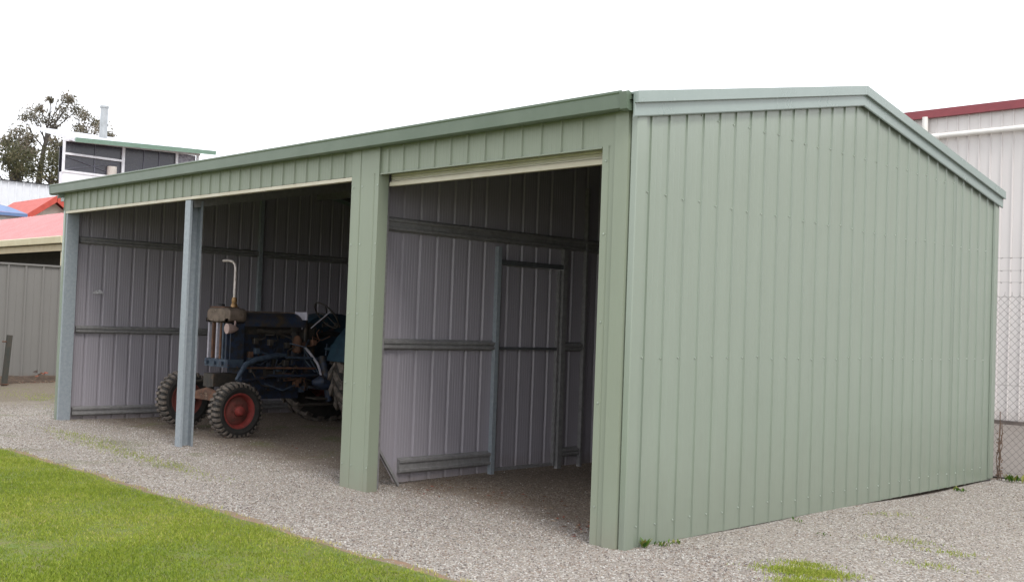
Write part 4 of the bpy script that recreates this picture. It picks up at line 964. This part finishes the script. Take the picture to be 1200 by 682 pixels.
LOWB = [(17.0, 9.9), (18.2, 9.8), (18.9, 10.0), (19.6, 9.6), (19.8, 10.2), (20.5, 9.8), (21.2, 10.2), (21.4, 9.6), (22.1, 10.0), (22.9, 9.9), (23.4, 10.3), (18.3, 10.6), (20.0, 10.8), (21.6, 10.8)]
bush((-64, 18.6, 0), [(-64+rq.uniform(-1.2, 1), y-.9, z-.1, .85) for y, z in LOWB if y < 20.0], 'dark low tree just above the white shed at the left edge', 31)
bush((-64, 20.6, 0), [(-64+rq.uniform(-1.2, 1), y-.9, z-.1, .85) for y, z in LOWB if y >= 20.0], 'dark low tree between the white shed and the pavilion', 33)

# ================================================================== SMALL THINGS
bo = thing('steel_post', 'short dark rusty steel post standing by the grey fence', 'post', (-15.8, 1.55, 0))
mb = MB(); fold(mb, [(-.03, -.045), (.03, -.045), (.03, .045), (-.03, .045)], -.1, .90, th=.004); o = mb.build('upright', mat('black_post', (.035, .04, .035), (.06, .05, .04), scale=12, rough=.8), bo); o.rotation_euler = (R(-3.5), 0, 0)
mb = MB(); mb.box(-.05, .05, -.06, .06, .0, .02); mb.tube([(0, -.07, .78), (0, .01, .78)], .012, 6); mb.build('bracket', RUST, bo)
# weeds
WEED = grass_mat('weed_leaves', (.05, .12, .02), (.13, .24, .03), (.28, .26, .08))
def weed(loc, n, h, spread, label, group=None, seed=1):
    r_ = random.Random(seed); mb = MB(); vals = []
    for k in range(n):
        a = r_.uniform(0, 6.28); hh_ = h*r_.uniform(.4, 1); x, y = r_.uniform(-1, 1)*spread, r_.uniform(-1, 1)*spread*.6
        dx, dy = math.cos(a)*hh_*.6, math.sin(a)*hh_*.6; w_ = hh_*.16; px, py = -math.sin(a)*w_, math.cos(a)*w_
        mb.add([(x, y, 0), (x+dx*.4+px, y+dy*.4+py, hh_*.5), (x+dx, y+dy, hh_*.85), (x+dx*.4-px, y+dy*.4-py, hh_*.5), (x+dx*.45, y+dy*.45, hh_*.46)], [(0, 1, 4), (1, 2, 4), (2, 3, 4), (3, 0, 4)]); vals += [r_.random()]*5
    o = mb.build('weed', WEED); at = o.data.attributes.new('tint', 'FLOAT', 'POINT'); at.data.foreach_set('value', vals)
    o.location = loc; return tag(o, label, 'weed', group)
weed((.05, .16, hgt(0, .16)), 16, .085, .02, 'upright green weed at the near bottom corner of the shed', seed=2)
weed((.08, .30, hgt(0, .3)), 26, .05, .05, 'low leafy weed against the end wall just right of the corner weed', seed=3)
weed((.09, .44, hgt(0, .4)), 16, .045, .04, 'small yellowish weed, third along the end wall', seed=4)
weed((.12, 1.98, hgt(0, 2)), 14, .05, .05, 'small green weed under the middle of the end wall', seed=5)
weed((.10, 5.0, hgt(0, 5)), 20, .06, .07, 'weed near the far end of the end wall', seed=6)
for i, (x, lab) in enumerate(((.22, 'weed at the fence foot beside the vine stems'), (.42, 'taller weed at the fence foot near the right edge'), (.6, 'weed at the fence foot at the right edge of the photo'))):
    weed((x, 6.08, .0), 26, .13, .09, lab, 'weeds along the chain link fence', 10+i)
weed((.5, 1.7, hgt(.5, 1.7)), 12, .03, .05, 'tiny dull weed in the gravel off the end wall', seed=21)
# dry vine stems on the fence beside the shed
mb = MB(); r_ = random.Random(9)
for k in range(5):
    x = .035+.008*k; pts = [(x+r_.uniform(-.02, .02), -.01+r_.uniform(-.01, .01), .12*j) for j in range(5+k % 3)]; mb.tube(pts, .005, 5)
for k in range(30):
    x, z = .05+r_.uniform(-.03, .03), r_.uniform(.02, .5); a = r_.uniform(0, 3); s_ = .011; mb.add([(x-s_, -.02, z), (x, -.02-s_*.6, z-s_), (x+s_, -.02, z+s_*math.cos(a)), (x, -.015, z+s_)], [(0, 1, 2, 3)])
o = mb.build('dry_vine', mat('dry_vine', (.17, .11, .08), (.10, .07, .05), scale=20, rough=.9)); o.location = (.0, 6.12, 0); tag(o, 'dead brown vine climbing the fence at the back corner of the shed', 'vine')
# leaf litter: by the grey fence foot and inside the roller door bay
LIT = [mat('dead_leaf', (.16, .075, .035), (.10, .05, .03), scale=30, rough=.8), mat('dead_leaf_red', (.24, .06, .035), rough=.8), mat('dead_leaf_pale', (.30, .22, .15), rough=.8)]
def litter(name, spots, label, seed):
    r_ = random.Random(seed); mb = MB()
    for (cx, cy, sx, sy, n_) in spots:
        for k in range(n_):
            x, y = r_.gauss(cx, sx), r_.gauss(cy, sy); z = hgt(x, y)+r_.uniform(.006, .016); a = r_.uniform(0, 6.28); s_ = r_.uniform(.012, .028)
            c, q = math.cos(a)*s_, math.sin(a)*s_
            mb.add([(x-c, y-q, z), (x+q*.4, y-c*.4, z+.006), (x+c, y+q, z+r_.uniform(0, .01)), (x-q*.4, y+c*.4, z+.002)], [(0, 1, 2, 3)], r_.choice((0, 0, 1, 2)))
    o = mb.build(name, LIT); o['label'] = label; o['category'] = 'leaves'; return kind(o, 'stuff')
litter('leaf_litter', [(-.55, .5, .22, .16, 130), (-1.5, 1.0, .8, .5, 80), (-2.3, .7, .3, .25, 50), (-6, 1, 2, .5, 60)], 'dead brown leaves lying in the gravel inside the open bays', 4)
litter('leaf_litter', [(-16.6, 1.5, .14, 1.2, 500), (-16.3, 2.5, .2, .3, 120)], 'dark dead leaves banked along the foot of the grey fence', 5)
mb = MB(); r_ = random.Random(6); v = []; f = []; ny = 160
for i in range(ny):
    y = -7+i*.08
    for j, (x, h) in enumerate(((-16.97, .07), (-16.8, .075), (-16.6, .05), (-16.42, .02), (-16.2+.08*math.sin(i*.6)+r_.uniform(-.06, .06), -.02))): v.append((x, y, h*(1+.5*math.sin(i*.9+j)+r_.uniform(-.3, .3))))
for i in range(ny-1):
    for j in range(4): f.append((i*5+j, i*5+j+1, i*5+j+6, i*5+j+5))
mb.add(v, f); o = mb.build('mulch_bank', mat('mulch', (.045, .03, .022), (.09, .06, .04), scale=14, rough=1, bump=1, bscale=60, c3=(.2, .16, .12))); o['label'] = 'dark bank of rotting leaves along the foot of the grey fence'; o['category'] = 'mulch'; kind(o, 'stuff')
mb = MB(); r_ = random.Random(3)
for k in range(14):
    x, y, z = r_.uniform(-.10, .10), r_.uniform(-.10, .10), r_.uniform(.10, .20); s_ = .028; a = r_.uniform(0, 6)
    mb.add([(x, y-s_, z), (x+s_*math.cos(a), y, z-s_*.5), (x, y+s_, z+s_*.4), (x-s_*math.cos(a), y, z+s_*.5)], [(0, 1, 2, 3)])
o = mb.build('red_leaf_clump', mat('red_leaf', (.22, .05, .03), (.14, .07, .03), scale=8, rough=.7)); o.location = (-16.5, 2.45, 0); tag(o, 'small clump of red leaves at the foot of the grey fence', 'plant')
